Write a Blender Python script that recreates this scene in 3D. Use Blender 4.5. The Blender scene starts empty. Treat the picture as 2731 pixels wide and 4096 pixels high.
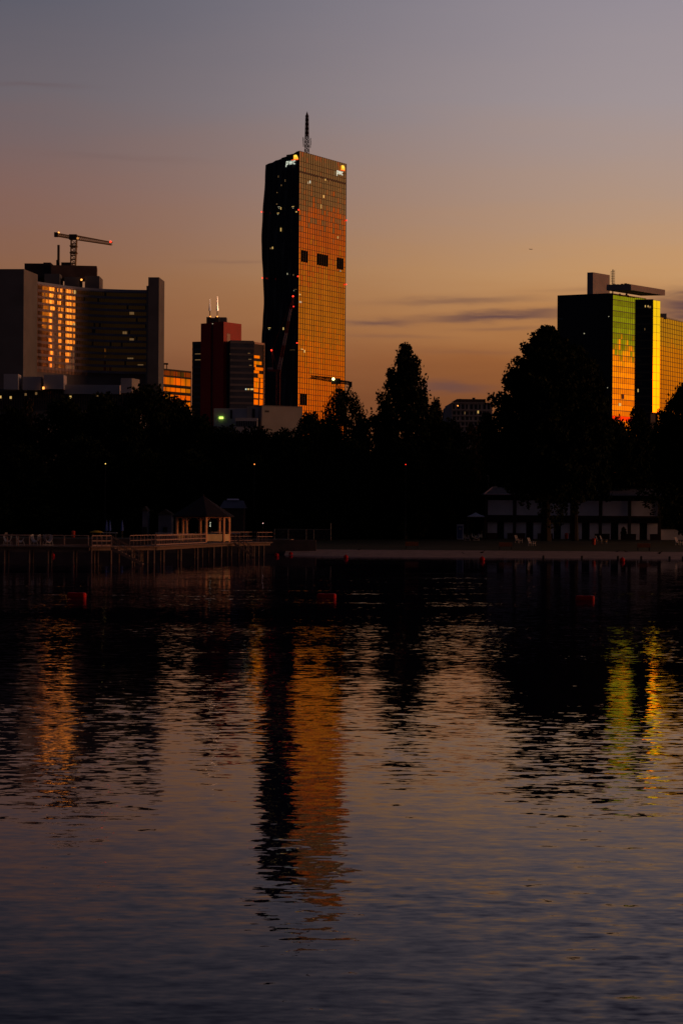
import bpy, math, random
import numpy as np
from mathutils import Vector, Matrix

scene = bpy.context.scene
COL = scene.collection
random.seed(7)

# ------------------------------------------------------------------ camera
FOC = 7546.0          # focal length in photograph pixels
CX, HZ = 1365.5, 2075.0
CAM_Z = 4.5
ROLL = 0.0070
cr, sr = math.cos(ROLL), math.sin(ROLL)


def ray(px, py):
    """direction (x, z) per metre of depth of a photograph pixel"""
    dx, dy = px - CX, py - HZ
    return (dx * cr + dy * sr) / FOC, -(-dx * sr + dy * cr) / FOC


def W(px, py, Y):
    a, b = ray(px, py)
    return Vector((a * Y, Y, CAM_Z + b * Y))


cam_d = bpy.data.cameras.new("camera")
cam = bpy.data.objects.new("camera", cam_d)
COL.objects.link(cam)
cam.location = (0, 0, CAM_Z)
cam.rotation_euler = (math.pi / 2, -ROLL, 0)
cam_d.sensor_width = 36.0
cam_d.lens = FOC / 4096.0 * 36.0
cam_d.shift_y = (HZ - 2048.0) / 4096.0
cam_d.clip_start = 0.5
cam_d.clip_end = 60000
scene.camera = cam
scene.view_settings.view_transform = 'Standard'
scene.view_settings.look = 'None'
scene.view_settings.exposure = 0
scene.view_settings.gamma = 1
scene.cycles.max_bounces = 6
scene.cycles.sample_clamp_indirect = 4.0


# ------------------------------------------------------------------ node helpers
class NT:
    def __init__(s, tree):
        s.t = tree
        s.n = tree.nodes
        s.l = tree.links

    def new(s, kind, **kw):
        nd = s.n.new(kind)
        for k, v in kw.items():
            setattr(nd, k, v)
        return nd

    def put(s, sock, v):
        if isinstance(v, bpy.types.NodeSocket):
            s.l.new(v, sock)
        else:
            sock.default_value = v

    def m(s, op, a, b=0.0, c=0.0, clamp=False):
        nd = s.new('ShaderNodeMath', operation=op, use_clamp=clamp)
        s.put(nd.inputs[0], a)
        s.put(nd.inputs[1], b)
        s.put(nd.inputs[2], c)
        return nd.outputs[0]

    def smooth(s, v, a, b):
        nd = s.new('ShaderNodeMapRange', interpolation_type='SMOOTHSTEP', clamp=True)
        s.put(nd.inputs['Value'], v)
        nd.inputs['From Min'].default_value = a
        nd.inputs['From Max'].default_value = b
        return nd.outputs[0]

    def mix(s, f, a, b, blend='MIX'):
        nd = s.new('ShaderNodeMix', data_type='RGBA', blend_type=blend)
        s.put(nd.inputs[0], f)
        s.put(nd.inputs[6], a)
        s.put(nd.inputs[7], b)
        return nd.outputs[2]

    def ramp(s, f, stops, interp='LINEAR'):
        nd = s.new('ShaderNodeValToRGB')
        cr_ = nd.color_ramp
        cr_.interpolation = interp
        while len(cr_.elements) < len(stops):
            cr_.elements.new(0.5)
        for e, (p, c) in zip(cr_.elements, stops):
            e.position = p
            e.color = (c[0], c[1], c[2], 1)
        s.put(nd.inputs[0], f)
        return nd.outputs[0]


def lin(r, g, b):
    f = lambda v: (v / 255.0 / 12.92) if v / 255.0 <= 0.04045 else ((v / 255.0 + 0.055) / 1.055) ** 2.4
    return (f(r), f(g), f(b))


# ------------------------------------------------------------------ world: dusk sky
GLOW_AZ = math.radians(80)
world = bpy.data.worlds.new("World")
scene.world = world
world.use_nodes = True
wt = NT(world.node_tree)
for nd in list(wt.n):
    wt.n.remove(nd)
tc = wt.new('ShaderNodeTexCoord')
sp = wt.new('ShaderNodeSeparateXYZ')
wt.l.new(tc.outputs['Generated'], sp.inputs[0])
az = wt.m('ARCTAN2', sp.outputs[0], sp.outputs[1])
el0 = wt.m('ARCSINE', sp.outputs[2])
nz = wt.new('ShaderNodeTexNoise', noise_dimensions='2D')
cmb = wt.new('ShaderNodeCombineXYZ')
wt.put(cmb.inputs[0], wt.m('MULTIPLY', az, 9.0))
wt.put(cmb.inputs[1], wt.m('MULTIPLY', el0, 60.0))
wt.l.new(cmb.outputs[0], nz.inputs['Vector'])
nz.inputs['Scale'].default_value = 1.0
nz.inputs['Detail'].default_value = 5.0
nz.inputs['Roughness'].default_value = 0.55
n0 = wt.m('SUBTRACT', nz.outputs['Fac'], 0.5)
delta = wt.m('ARCCOSINE', wt.m('COSINE', wt.m('SUBTRACT', az, GLOW_AZ)))
deg = math.radians
el_n = wt.m('ADD', el0, wt.m('MULTIPLY', n0, deg(0.9)))
f30 = wt.m('DIVIDE', el_n, deg(30), clamp=True)


def eramp(stops, gain=1.0):
    """colour by elevation; a ramp holds values up to 1, the gain lifts them"""
    c_ = wt.ramp(f30, [(max(0, min(1, e / 30.0)), tuple(v / gain for v in c)) for e, c in stops])
    if gain == 1.0:
        return c_
    nd = wt.new('ShaderNodeVectorMath', operation='SCALE')
    wt.l.new(c_, nd.inputs[0])
    nd.inputs['Scale'].default_value = gain
    return nd.outputs[0]


def pe(py):
    return math.degrees((HZ - py) / FOC)


left_sky = eramp([(0, lin(98, 57, 40)), (pe(1600), lin(106, 65, 46)), (pe(1390), lin(133, 87, 61)), (pe(1160), lin(137, 93, 67)), (pe(810), lin(128, 96, 88)),
                  (pe(430), lin(107, 98, 104)), (pe(60), lin(91, 90, 102)), (20, lin(66, 66, 84)), (30, lin(50, 49, 64))])
right_sky = eramp([(0, lin(128, 70, 38)), (pe(1600), lin(136, 80, 44)), (pe(1440), lin(154, 94, 50)), (pe(1260), lin(186, 130, 78)), (pe(1090), lin(196, 149, 102)),
                   (pe(810), lin(178, 148, 128)), (pe(430), lin(161, 148, 150)), (pe(60), lin(151, 142, 150)), (20, lin(104, 102, 122)), (30, lin(62, 62, 78))])
glow_sky = eramp([(0, (1.35, .27, .004)), (3.4, (1.5, .36, .004)), (4.9, (1.5, .47, .006)), (5.5, (1.10, .50, .02)),
                  (7.2, (1.10, .48, .03)), (7.9, (1.25, .30, .02)), (8.9, (1.2, .28, .03)), (9.3, (.44, .35, .17)),
                  (11.0, (.40, .33, .18)), (11.5, (1.0, .28, .09)), (13, (.5, .26, .14)), (30, (.07, .065, .09))], 8.0)
peak_sky = eramp([(0, (5.4, .10, .0)), (4.7, (5.2, .22, .0)), (5.2, (.2, .05, .0)), (8, (.05, .03, 0)), (30, (0, 0, 0))], 8.0)
east_sky = eramp([(0, (.016, .012, .019)), (8, (.017, .014, .023)), (30, (.022, .020, .034))])
c1 = wt.mix(wt.smooth(delta, deg(92), deg(68)), left_sky, right_sky)
c2 = wt.mix(wt.smooth(delta, deg(62), deg(28)), c1, glow_sky)
pk = wt.smooth(delta, deg(9), deg(2))
c3 = wt.mix(pk, c2, peak_sky, 'ADD')
c3b = wt.mix(wt.smooth(delta, deg(94), deg(140)), c3, east_sky)
# the glow ends soon east of its centre
c4 = wt.mix(wt.smooth(wt.m('MULTIPLY', wt.m('SUBTRACT', az, GLOW_AZ), wt.m('GREATER_THAN', az, 0.0)), deg(9), deg(30)), c3b, east_sky)
aaz = wt.m('ABSOLUTE', az)
c4 = wt.mix(wt.smooth(aaz, deg(95), deg(130)), c4, east_sky)
zen = wt.smooth(el0, deg(22), deg(60))
c5 = wt.mix(zen, c4, (.022, .022, .036, 1))
# thin cloud streaks low over the skyline, laid out by compass direction and elevation
cn = wt.new('ShaderNodeTexNoise', noise_dimensions='2D')
cmb2 = wt.new('ShaderNodeCombineXYZ')
wt.put(cmb2.inputs[0], wt.m('MULTIPLY', az, 40.0))
wt.put(cmb2.inputs[1], wt.m('MULTIPLY', el0, 240.0))
wt.l.new(cmb2.outputs[0], cn.inputs['Vector'])
cn.inputs['Scale'].default_value = 1.0
cn.inputs['Detail'].default_value = 6.0
n1 = wt.m('SUBTRACT', cn.outputs['Fac'], 0.5)
cov = None
for (x0, y0, wx, wy, slope, k) in [(1990, 1268, 300, 19, -.045, .95), (1500, 1291, 140, 13, .03, .65), (1840, 1204, 290, 14, -.02, .5),
                                   (1800, 1548, 150, 24, .05, .7), (2760, 1240, 150, 55, 0, 1.0), (2010, 1318, 170, 9, -.03, .35),
                                   (130, 362, 190, 9, 0, .22), (950, 1048, 160, 7, -.02, .2), (2250, 1240, 260, 9, -.03, .35), (1560, 1345, 200, 8, .02, .25),
                                   (2420, 1165, 260, 9, -.02, .22), (1900, 1410, 240, 10, .01, .18), (500, 640, 300, 12, .02, .10)]:
    a0, b0 = ray(x0, y0)
    a0, b0 = math.atan(a0), math.atan(b0)
    da = wt.m('SUBTRACT', az, a0)
    de = wt.m('SUBTRACT', wt.m('SUBTRACT', el0, b0), wt.m('MULTIPLY', da, -slope))
    de = wt.m('ADD', de, wt.m('MULTIPLY', n1, wy / FOC * 2.2))
    q = wt.m('ADD', wt.m('POWER', wt.m('DIVIDE', da, wx / FOC), 2.0), wt.m('POWER', wt.m('ABSOLUTE', wt.m('DIVIDE', de, wy / FOC)), 2.0))
    g = wt.m('MULTIPLY', wt.m('EXPONENT', wt.m('MULTIPLY', q, -1.0)), k)
    cov = g if cov is None else wt.m('ADD', cov, g, clamp=True)
c6 = wt.mix(cov, c5, (*lin(96, 68, 68), 1))
# faint dusk sky light of the physical sky model on top
sky = wt.new('ShaderNodeTexSky', sky_type='NISHITA')
sky.sun_disc = False
sky.sun_elevation = math.radians(2.0)
sky.sun_rotation = GLOW_AZ
c7 = wt.mix(0.004, c6, sky.outputs[0], 'ADD')
bg = wt.new('ShaderNodeBackground')
wt.put(bg.inputs[0], c7)
bg.inputs[1].default_value = 1.0
wo = wt.new('ShaderNodeOutputWorld')
wt.l.new(bg.outputs[0], wo.inputs[0])

sun_d = bpy.data.lights.new("sun", 'SUN')
sun_d.energy = 0.95
sun_d.angle = math.radians(25)
sun_d.color = (1.0, 0.47, 0.24)
sun = bpy.data.objects.new("sun", sun_d)
COL.objects.link(sun)
saz, sel = math.radians(95), math.radians(6)
sv = Vector((math.sin(saz) * math.cos(sel), math.cos(saz) * math.cos(sel), math.sin(sel)))
sun.rotation_euler = sv.to_track_quat('Z', 'Y').to_euler()
sun.location = (60, 0, 40)


# ------------------------------------------------------------------ materials
def mat(name, color, rough=0.7, metal=0.0, var=0.25, scale=0.6, spec=0.3, ior=1.45, stretch=(1, 1, 1), bump=0.0):
    m = bpy.data.materials.new(name)
    m.use_nodes = True
    t = NT(m.node_tree)
    p = t.n['Principled BSDF']
    if var > 0:
        c = t.new('ShaderNodeTexCoord')
        mp = t.new('ShaderNodeMapping')
        mp.inputs['Scale'].default_value = stretch
        t.l.new(c.outputs['Object'], mp.inputs[0])
        n = t.new('ShaderNodeTexNoise')
        t.l.new(mp.outputs[0], n.inputs['Vector'])
        n.inputs['Scale'].default_value = scale
        n.inputs['Detail'].default_value = 5
        lo = tuple(v * (1 - var) for v in color)
        hi = tuple(min(1, v * (1 + var)) for v in color)
        t.put(p.inputs['Base Color'], t.ramp(n.outputs['Fac'], [(0.3, lo), (0.7, hi)]))
        if bump:
            b = t.new('ShaderNodeBump')
            b.inputs['Strength'].default_value = bump
            t.l.new(n.outputs['Fac'], b.inputs['Height'])
            t.l.new(b.outputs[0], p.inputs['Normal'])
    else:
        p.inputs['Base Color'].default_value = (*color, 1)
    p.inputs['Roughness'].default_value = rough
    p.inputs['Metallic'].default_value = metal
    p.inputs['Specular IOR Level'].default_value = spec
    p.inputs['IOR'].default_value = ior
    return m


def emit(name, color, strength):
    m = bpy.data.materials.new(name)
    m.use_nodes = True
    p = m.node_tree.nodes['Principled BSDF']
    p.inputs['Base Color'].default_value = (*[c * .3 for c in color], 1)
    p.inputs['Emission Color'].default_value = (*color, 1)
    p.inputs['Emission Strength'].default_value = strength
    return m


M = dict(
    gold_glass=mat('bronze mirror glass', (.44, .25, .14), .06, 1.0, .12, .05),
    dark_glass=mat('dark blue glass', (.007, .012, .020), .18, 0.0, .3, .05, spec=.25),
    brass_strip=mat('bright brass strip', (.70, .42, .22), .12, 1.0, .05),
    mullion=mat('dark mullion metal', (.012, .012, .012), .5, 0.0, .2),
    louver=mat('black louvre', (.004, .004, .004), .95, 0.0, 0, spec=0.0),
    pale_concrete=mat('pale concrete', (.40, .37, .39), .85, 0, .15, .12),
    concrete=mat('grey concrete', (.125, .118, .122), .85, 0, .15, .12),
    concrete_dark=mat('dark concrete', (.12, .105, .115), .85, 0, .2, .12),
    beige=mat('beige render', (.23, .22, .215), .85, 0, .1, .15),
    spandrel=mat('grey spandrel panel', (.21, .22, .29), .8, 0, .12, .2),
    window=mat('office window glass', (.42, .23, .04), .05, 1.0, .15, .08),
    window_dark=mat('dark window glass', (.012, .012, .016), .1, 0, .3, .3, spec=.4),
    fin=mat('metal facade fin', (.16, .09, .06), .32, 1.0, .1),
    roof_dark=mat('dark roof cladding', (.035, .028, .03), .8, 0, .3, .1),
    hoarding=mat('brown roof hoarding', (.09, .055, .05), .8, 0, .3, .2),
    red=mat('red facade panel', (.34, .012, .010), .55, 0, .12, .15),
    wing=mat('blue grey wing glass', (.05, .055, .075), .25, 0, .3, .2, spec=.4),
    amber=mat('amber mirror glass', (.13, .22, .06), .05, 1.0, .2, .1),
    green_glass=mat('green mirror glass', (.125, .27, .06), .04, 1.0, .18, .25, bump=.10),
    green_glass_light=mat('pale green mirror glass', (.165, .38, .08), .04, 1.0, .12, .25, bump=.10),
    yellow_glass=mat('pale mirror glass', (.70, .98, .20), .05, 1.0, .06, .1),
    olive_glass=mat('olive mirror glass', (.13, .17, .06), .06, 1.0, .15, .1),
    red_band=mat('red spandrel glass', (.16, .05, .04), .1, 1.0, .1),
    canopy=mat('grey roof canopy', (.22, .20, .20), .7, 0, .12, .2),
    steel=mat('grey steel', (.16, .15, .15), .6, .3, .2, 2.0),
    steel_dark=mat('dark steel', (.03, .028, .03), .6, .2, .2, 2.0),
    crane_yellow=mat('yellow brown crane paint', (.22, .15, .07), .6, 0, .2, .5),
    crane_red=mat('red crane paint', (.16, .014, .016), .6, 0, .2, .5),
    crane_white=mat('white crane paint', (.30, .22, .24), .6, 0, .1, .5),
    spike=mat('pale antenna sleeve', (.70, .80, .90), .30, 1.0, .02),
    render_grey=mat('grey apartment wall', (.20, .18, .20), .85, 0, .15, .3),
    white_wall=mat('white painted wall', (.80, .75, .80), .85, 0, .10, .6),
    timber=mat('weathered timber', (.13, .085, .07), .8, 0, .3, 2.5, stretch=(1, 1, 6)),
    timber_red=mat('stained timber', (.62, .31, .15), .7, 0, .25, 2.5, stretch=(4, 4, .6)),
    timber_pale=mat('pale pine boarding', (.66, .48, .24), .7, 0, .3, 5.0, stretch=(6, 6, .5)),
    timber_dark=mat('dark timber', (.05, .035, .03), .85, 0, .3, 2.0),
    shingle=mat('dark roof shingles', (.020, .017, .024), .9, 0, .35, 3.0, spec=.06, stretch=(1, 1, 5)),
    tile=mat('grey roof sheet', (.10, .09, .11), .6, 0, .25, 1.5),
    trim=mat('roof edge trim', (.45, .30, .32), .5, 0, .1),
    door=mat('dark door paint', (.010, .010, .012), .7, 0, .2),
    buoy=mat('red plastic buoy', (.34, .003, .005), .6, 0, .2, 3.0, spec=.08),
    buoy_bright=mat('bright red buoy plastic', (.34, .004, .006), .55, 0, .2, 3.0, spec=.08),
    white_plastic=mat('white plastic', (.34, .31, .31), .6, 0, .12, 3.0),
    yellow=mat('yellow paint', (.55, .33, .02), .6, 0, .1),
    red_paint=mat('red bin paint', (.45, .035, .012), .6, 0, .15),
    bench_wood=mat('orange brown bench slats', (.22, .065, .02), .7, 0, .25, 3.0),
    planter=mat('dark red planter', (.055, .02, .02), .8, 0, .2),
    fabric_blue=mat('blue parasol cloth', (.08, .13, .40), .85, 0, .15),
    fabric_pale=mat('pale tent cloth', (.42, .45, .58), .85, 0, .1),
    toilet=mat('blue cabin plastic', (.04, .07, .22), .6, 0, .15),
    bird=mat('dark feathers', (.012, .011, .012), .8, 0, .2),
    bark=mat('dark bark', (.022, .016, .012), .9, 0, .4, 2.0, stretch=(1, 1, .3)),
    stone=mat('dark stone', (.03, .027, .027), .9, 0, .3, 2.0),
    sand=mat('lake beach sand', (.23, .15, .13), .95, 0, .25, .8, bump=.3),
    lawn=mat('dark lawn', (.016, .020, .009), .95, 0, .4, .4),
    ground=mat('park ground', (.02, .02, .014), .95, 0, .4, .05),
    quay=mat('concrete quay', (.07, .05, .045), .9, 0, .35, .6, bump=.3),
    aircraft=mat('aircraft skin', (.03, .03, .04), .5, 0, .1),
)
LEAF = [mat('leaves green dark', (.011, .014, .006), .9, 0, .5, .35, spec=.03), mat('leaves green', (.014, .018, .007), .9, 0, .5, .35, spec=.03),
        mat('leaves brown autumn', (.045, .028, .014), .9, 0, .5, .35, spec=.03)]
E = dict(
    red=emit('red warning lamp', (1.0, .03, .012), 3.5),
    warm=emit('warm lit window', (1.0, .62, .18), 0.6),
    dim=emit('dim lit window', (1.0, .55, .20), 0.14),
    pale=emit('pale lit window', (.95, .85, .55), 0.36),
    amber=emit('orange lamp', (1.0, .33, .06), 2.5),
    white=emit('white sign light', (.92, 1.0, .80), .7),
    logo_orange=emit('orange sign light', (1.0, .42, .03), 1.3),
    logo_red=emit('red sign light', (1.0, .10, .015), 1.0),
    logo_yellow=emit('yellow sign light', (1.0, .66, .07), 1.2),
    green=emit('green lit sign', (.55, 1.0, .12), 2.2),
    lamp=emit('yellow lamp', (1.0, .70, .16), 1.4),
    floodlight=emit('floodlight', (1.0, .80, .30), 3.5),
)


# ------------------------------------------------------------------ mesh helpers
class MB:
    def __init__(s):
        s.v, s.f, s.mi, s.cur = [], [], [], 0

    def hexa(s, p):
        b = len(s.v)
        s.v += [tuple(q) for q in p]
        for f in ((0, 3, 2, 1), (4, 5, 6, 7), (0, 1, 5, 4), (1, 2, 6, 5), (2, 3, 7, 6), (3, 0, 4, 7)):
            s.f.append(tuple(b + i for i in f))
            s.mi.append(s.cur)

    def box(s, x0, x1, y0, y1, z0, z1):
        s.hexa([(x0, y0, z0), (x1, y0, z0), (x1, y1, z0), (x0, y1, z0), (x0, y0, z1), (x1, y0, z1), (x1, y1, z1), (x0, y1, z1)])

    def quad(s, *p):
        b = len(s.v)
        s.v += [tuple(q) for q in p]
        s.f.append(tuple(range(b, b + len(p))))
        s.mi.append(s.cur)

    def tube(s, a, b, r0, r1=None, n=6, caps=True):
        a, b = Vector(a), Vector(b)
        r1 = r0 if r1 is None else r1
        d = (b - a)
        if d.length < 1e-6:
            return
        q = d.to_track_quat('Z', 'Y')
        base = len(s.v)
        for (c, r) in ((a, r0), (b, r1)):
            for i in range(n):
                t = 2 * math.pi * i / n
                s.v.append(tuple(c + q @ Vector((math.cos(t) * r, math.sin(t) * r, 0))))
        for i in range(n):
            j = (i + 1) % n
            s.f.append((base + i, base + j, base + n + j, base + n + i))
            s.mi.append(s.cur)
        if caps:
            s.f.append(tuple(base + i for i in reversed(range(n))))
            s.f.append(tuple(base + n + i for i in range(n)))
            s.mi += [s.cur, s.cur]

    def path(s, pts, r, n=6):
        for a, b in zip(pts, pts[1:]):
            s.tube(a, b, r, r, n)

    def ball(s, c, r, nu=10, nv=7, sx=1, sy=1, sz=1):
        base = len(s.v)
        for j in range(nv + 1):
            ph = math.pi * j / nv
            for i in range(nu):
                t = 2 * math.pi * i / nu
                s.v.append((c[0] + sx * r * math.sin(ph) * math.cos(t), c[1] + sy * r * math.sin(ph) * math.sin(t), c[2] + sz * r * math.cos(ph)))
        for j in range(nv):
            for i in range(nu):
                k = (i + 1) % nu
                s.f.append((base + j * nu + i, base + (j + 1) * nu + i, base + (j + 1) * nu + k, base + j * nu + k))
                s.mi.append(s.cur)

    def lathe(s, c, prof, n=12):
        base = len(s.v)
        for (r, z) in prof:
            for i in range(n):
                t = 2 * math.pi * i / n
                s.v.append((c[0] + r * math.cos(t), c[1] + r * math.sin(t), c[2] + z))
        for j in range(len(prof) - 1):
            for i in range(n):
                k = (i + 1) % n
                s.f.append((base + j * n + i, base + j * n + k, base + (j + 1) * n + k, base + (j + 1) * n + i))
                s.mi.append(s.cur)

    def prism(s, poly, vec):
        """poly: list of points, extruded by vec"""
        n = len(poly)
        base = len(s.v)
        vec = Vector(vec)
        s.v += [tuple(Vector(p)) for p in poly] + [tuple(Vector(p) + vec) for p in poly]
        s.f.append(tuple(base + i for i in reversed(range(n))))
        s.f.append(tuple(base + n + i for i in range(n)))
        s.mi += [s.cur, s.cur]
        for i in range(n):
            j = (i + 1) % n
            s.f.append((base + i, base + j, base + n + j, base + n + i))
            s.mi.append(s.cur)

    def build(s, name, mats, parent=None, loc=None, smooth=False):
        me = bpy.data.meshes.new(name)
        me.from_pydata(s.v, [], s.f)
        for m in (mats if isinstance(mats, (list, tuple)) else [mats]):
            me.materials.append(m)
        if any(s.mi):
            me.polygons.foreach_set('material_index', s.mi)
        if smooth:
            me.polygons.foreach_set('use_smooth', [True] * len(me.polygons))
        me.update()
        o = bpy.data.objects.new(name, me)
        COL.objects.link(o)
        if parent is not None:
            o.parent = parent
            o.matrix_parent_inverse = Matrix.Translation(-parent.location) if loc is None else Matrix()
        if loc is not None:
            o.location = loc
        return o


def tag(o, label=None, cat=None, group=None, kind=None):
    if label:
        o['label'] = label
    if cat:
        o['category'] = cat
    if group:
        o['group'] = group
    if kind:
        o['kind'] = kind
    return o


def thing(name, loc, label, cat, group=None, rz=0.0):
    o = bpy.data.objects.new(name, None)
    COL.objects.link(o)
    o.location = loc
    o.rotation_euler = (0, 0, rz)
    o.empty_display_size = 0.5
    return tag(o, label, cat, group)


def copy_tree(o, parent=None):
    c = o.copy()
    COL.objects.link(c)
    if parent is not None:
        c.parent = parent
    for ch in o.children:
        copy_tree(ch, c)
    return c


class Fr:
    """a vertical facade plane: origin at its near corner, u along it, n outwards"""

    def __init__(s, px, py, Y, d, flip=False):
        p = W(px, py, Y)
        s.o = Vector((p.x, p.y, 0))
        s.d = Vector((d[0], d[1], 0)).normalized()
        s.n = Vector((s.d.y, -s.d.x, 0)) if not flip else Vector((-s.d.y, s.d.x, 0))

    def p(s, u, out, z):
        q = s.o + s.d * u + s.n * out
        return Vector((q.x, q.y, z))

    def u(s, px, py):
        k = ray(px, py)[0]
        return (k * s.o.y - s.o.x) / (s.d.x - k * s.d.y)

    def uz(s, px, py):
        u = s.u(px, py)
        Y = s.o.y + s.d.y * u
        return u, CAM_Z + ray(px, py)[1] * Y

    def box(s, mb, u0, u1, o0, o1, z0, z1):
        mb.hexa([s.p(u0, o0, z0), s.p(u1, o0, z0), s.p(u1, o1, z0), s.p(u0, o1, z0),
                 s.p(u0, o0, z1), s.p(u1, o0, z1), s.p(u1, o1, z1), s.p(u0, o1, z1)])


def panes(mb, fr, us, zs, jit=0.002, out=0.0, rnd=random, pick=None):
    for i in range(len(us) - 1):
        for j in range(len(zs) - 1):
            a, b = rnd.gauss(0, jit), rnd.gauss(0, jit)
            u0, u1, z0, z1 = us[i], us[i + 1], zs[j], zs[j + 1]
            hu, hz = (u1 - u0) / 2, (z1 - z0) / 2
            if pick is not None:
                mb.cur = pick(i, j)
            P = [fr.p(u0, out - a * hu - b * hz, z0), fr.p(u1, out + a * hu - b * hz, z0), fr.p(u1, out + a * hu + b * hz, z1), fr.p(u0, out - a * hu + b * hz, z1)]
            mb.quad(*P)
    mb.cur = 0


def linsp(a, b, n):
    return [a + (b - a) * i / n for i in range(n + 1)]


def ground_loc(p, z=1.65):
    return (p.x, p.y, z)


def lamp_ball(name, p, r, m, parent):
    b = MB()
    b.ball(p, r, 8, 6)
    return b.build(name, m, parent)


G0 = 1.65   # level of the park behind the shore

exec_parts = []
# ================================================================== SETTING
# water
wm = bpy.data.materials.new('lake water')
wm.use_nodes = True
t = NT(wm.node_tree)
p = t.n['Principled BSDF']
c = t.new('ShaderNodeTexCoord')
sx = t.new('ShaderNodeSeparateXYZ')
t.l.new(c.outputs['Object'], sx.inputs[0])
X, Yc = sx.outputs[0], sx.outputs[1]


def wnoise(kx, ky, detail, off=0.0, rough=.5):
    cb = t.new('ShaderNodeCombineXYZ')
    t.put(cb.inputs[0], t.m('MULTIPLY', X, kx))
    t.put(cb.inputs[1], t.m('ADD', t.m('MULTIPLY', Yc, ky), off))
    cb.inputs[2].default_value = off
    n = t.new('ShaderNodeTexNoise')
    t.l.new(cb.outputs[0], n.inputs['Vector'])
    n.inputs['Scale'].default_value = 1.0
    n.inputs['Detail'].default_value = detail
    n.inputs['Roughness'].default_value = rough
    s3 = t.new('ShaderNodeSeparateColor')
    t.l.new(n.outputs['Color'], s3.inputs[0])
    return [t.m('SUBTRACT', s3.outputs[i], 0.5) for i in range(3)], n.outputs['Fac']


a1, _ = wnoise(2.0, 4.3, 2.0)
a2, _ = wnoise(5.5, 11.0, 2.0, 7.3)
a3, _ = wnoise(.10, .22, 2.0, 3.1)
_, patch = wnoise(.035, .06, 3.0, 11.0)
_, bands = wnoise(.075, .42, 3.0, 23.0)
amp = t.m('ADD', .55, t.m('MULTIPLY', t.smooth(patch, .40, .62), .75))
calm = t.m('ADD', .20, t.m('MULTIPLY', t.smooth(Yc, 180.0, 95.0), .80))
streak = t.m('MULTIPLY', t.smooth(bands, .52, .66), 1.7)
amp = t.m('MULTIPLY', amp, t.m('ADD', 1.0, t.m('MULTIPLY', t.smooth(Yc, 40.0, 14.0), .55)))
amp = t.m('MULTIPLY', amp, t.m('ADD', calm, t.m('MULTIPLY', streak, t.m('MULTIPLY', t.smooth(Yc, 62.0, 110.0), t.smooth(Yc, 185.0, 140.0)))))
sy = t.m('ADD', t.m('ADD', t.m('MULTIPLY', a1[1], .100), t.m('MULTIPLY', a2[1], .060)), t.m('MULTIPLY', a3[1], .020))
sxx = t.m('ADD', t.m('ADD', t.m('MULTIPLY', a1[0], .13), t.m('MULTIPLY', a2[0], .06)), t.m('MULTIPLY', a3[0], .03))
nv = t.new('ShaderNodeCombineXYZ')
t.put(nv.inputs[0], t.m('MULTIPLY', sxx, amp))
t.put(nv.inputs[1], t.m('MULTIPLY', sy, amp))
nv.inputs[2].default_value = 1.0
nrm = t.new('ShaderNodeVectorMath', operation='NORMALIZE')
t.l.new(nv.outputs[0], nrm.inputs[0])
fr_ = t.new('ShaderNodeFresnel')
fr_.inputs['IOR'].default_value = 1.333
t.l.new(nrm.outputs[0], fr_.inputs['Normal'])
gl = t.new('ShaderNodeBsdfGlossy')
gl.inputs['Roughness'].default_value = 0.012
gl.inputs['Color'].default_value = (.86, .87, 1, 1)
t.l.new(nrm.outputs[0], gl.inputs['Normal'])
p.inputs['Base Color'].default_value = (.008, .008, .020, 1)
p.inputs['Roughness'].default_value = 0.9
p.inputs['Specular IOR Level'].default_value = 0.0
mx = t.new('ShaderNodeMixShader')
# still lake water loses its mirror quickly at steeper angles
t.put(mx.inputs[0], t.m('MINIMUM', t.m('MULTIPLY', t.m('POWER', fr_.outputs[0], 1.95), 2.0), .66))
t.l.new(p.outputs[0], mx.inputs[1])
t.l.new(gl.outputs[0], mx.inputs[2])
t.l.new(mx.outputs[0], t.n['Material Output'].inputs['Surface'])
b = MB()
b.quad((-420, -60, 0), (420, -60, 0), (420, 245, 0), (-420, 245, 0))
tag(b.build('water', wm), kind='structure')

# beach, lawn, ground
b = MB()
b.quad((-900, 285.0, G0), (900, 285.0, G0), (2600, 6000, G0 + .1), (-2600, 6000, G0 + .1))
b.quad((-420, 241.0, G0), (-7, 241.0, G0), (-7, 285, G0), (-420, 285, G0))
tag(b.build('ground', M['ground']), kind='structure')
b = MB()
xs = [-7 + 3.0 * i for i in range(0, 145)]
rb = random.Random(3)


def shore(x):
    k = max(0.0, min(1.0, (x + 7) / 10.0))
    return 233 - 9.5 * k + .5 * math.sin(x * .13) + .3 * math.sin(x * .41 + 1)


for x0, x1 in zip(xs, xs[1:]):
    ws = [(shore(x) - 3, -.10, shore(x) + (244 - shore(x)) * .45, .30, 242.0, .55) for x in (x0, x1)]
    b.quad((x0, ws[0][0], ws[0][1]), (x1, ws[1][0], ws[1][1]), (x1, ws[1][2], ws[1][3]), (x0, ws[0][2], ws[0][3]))
    b.quad((x0, ws[0][2], ws[0][3]), (x1, ws[1][2], ws[1][3]), (x1, ws[1][4], ws[1][5]), (x0, ws[0][4], ws[0][5]))
tag(b.build('beach', M['sand']), kind='structure')
b = MB()
b.quad((-7, 242.0, .56), (425, 242.0, .56), (425, 285, G0), (-7, 285, G0))
b.quad((-7, 241.9, .40), (425, 241.9, .40), (425, 242.0, .56), (-7, 242.0, .56))
tag(b.build('lawn', M['lawn']), kind='structure')
b = MB()
b.box(-420, -3.2, 239.0, 241.05, -1, G0 + .12)
b.box(-420, -3.2, 238.8, 239.0, -1, 1.2)
tag(b.build('quay_wall', M['quay']), 'low brown concrete quay wall under the mesh fence beside the beach', 'wall')

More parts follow.
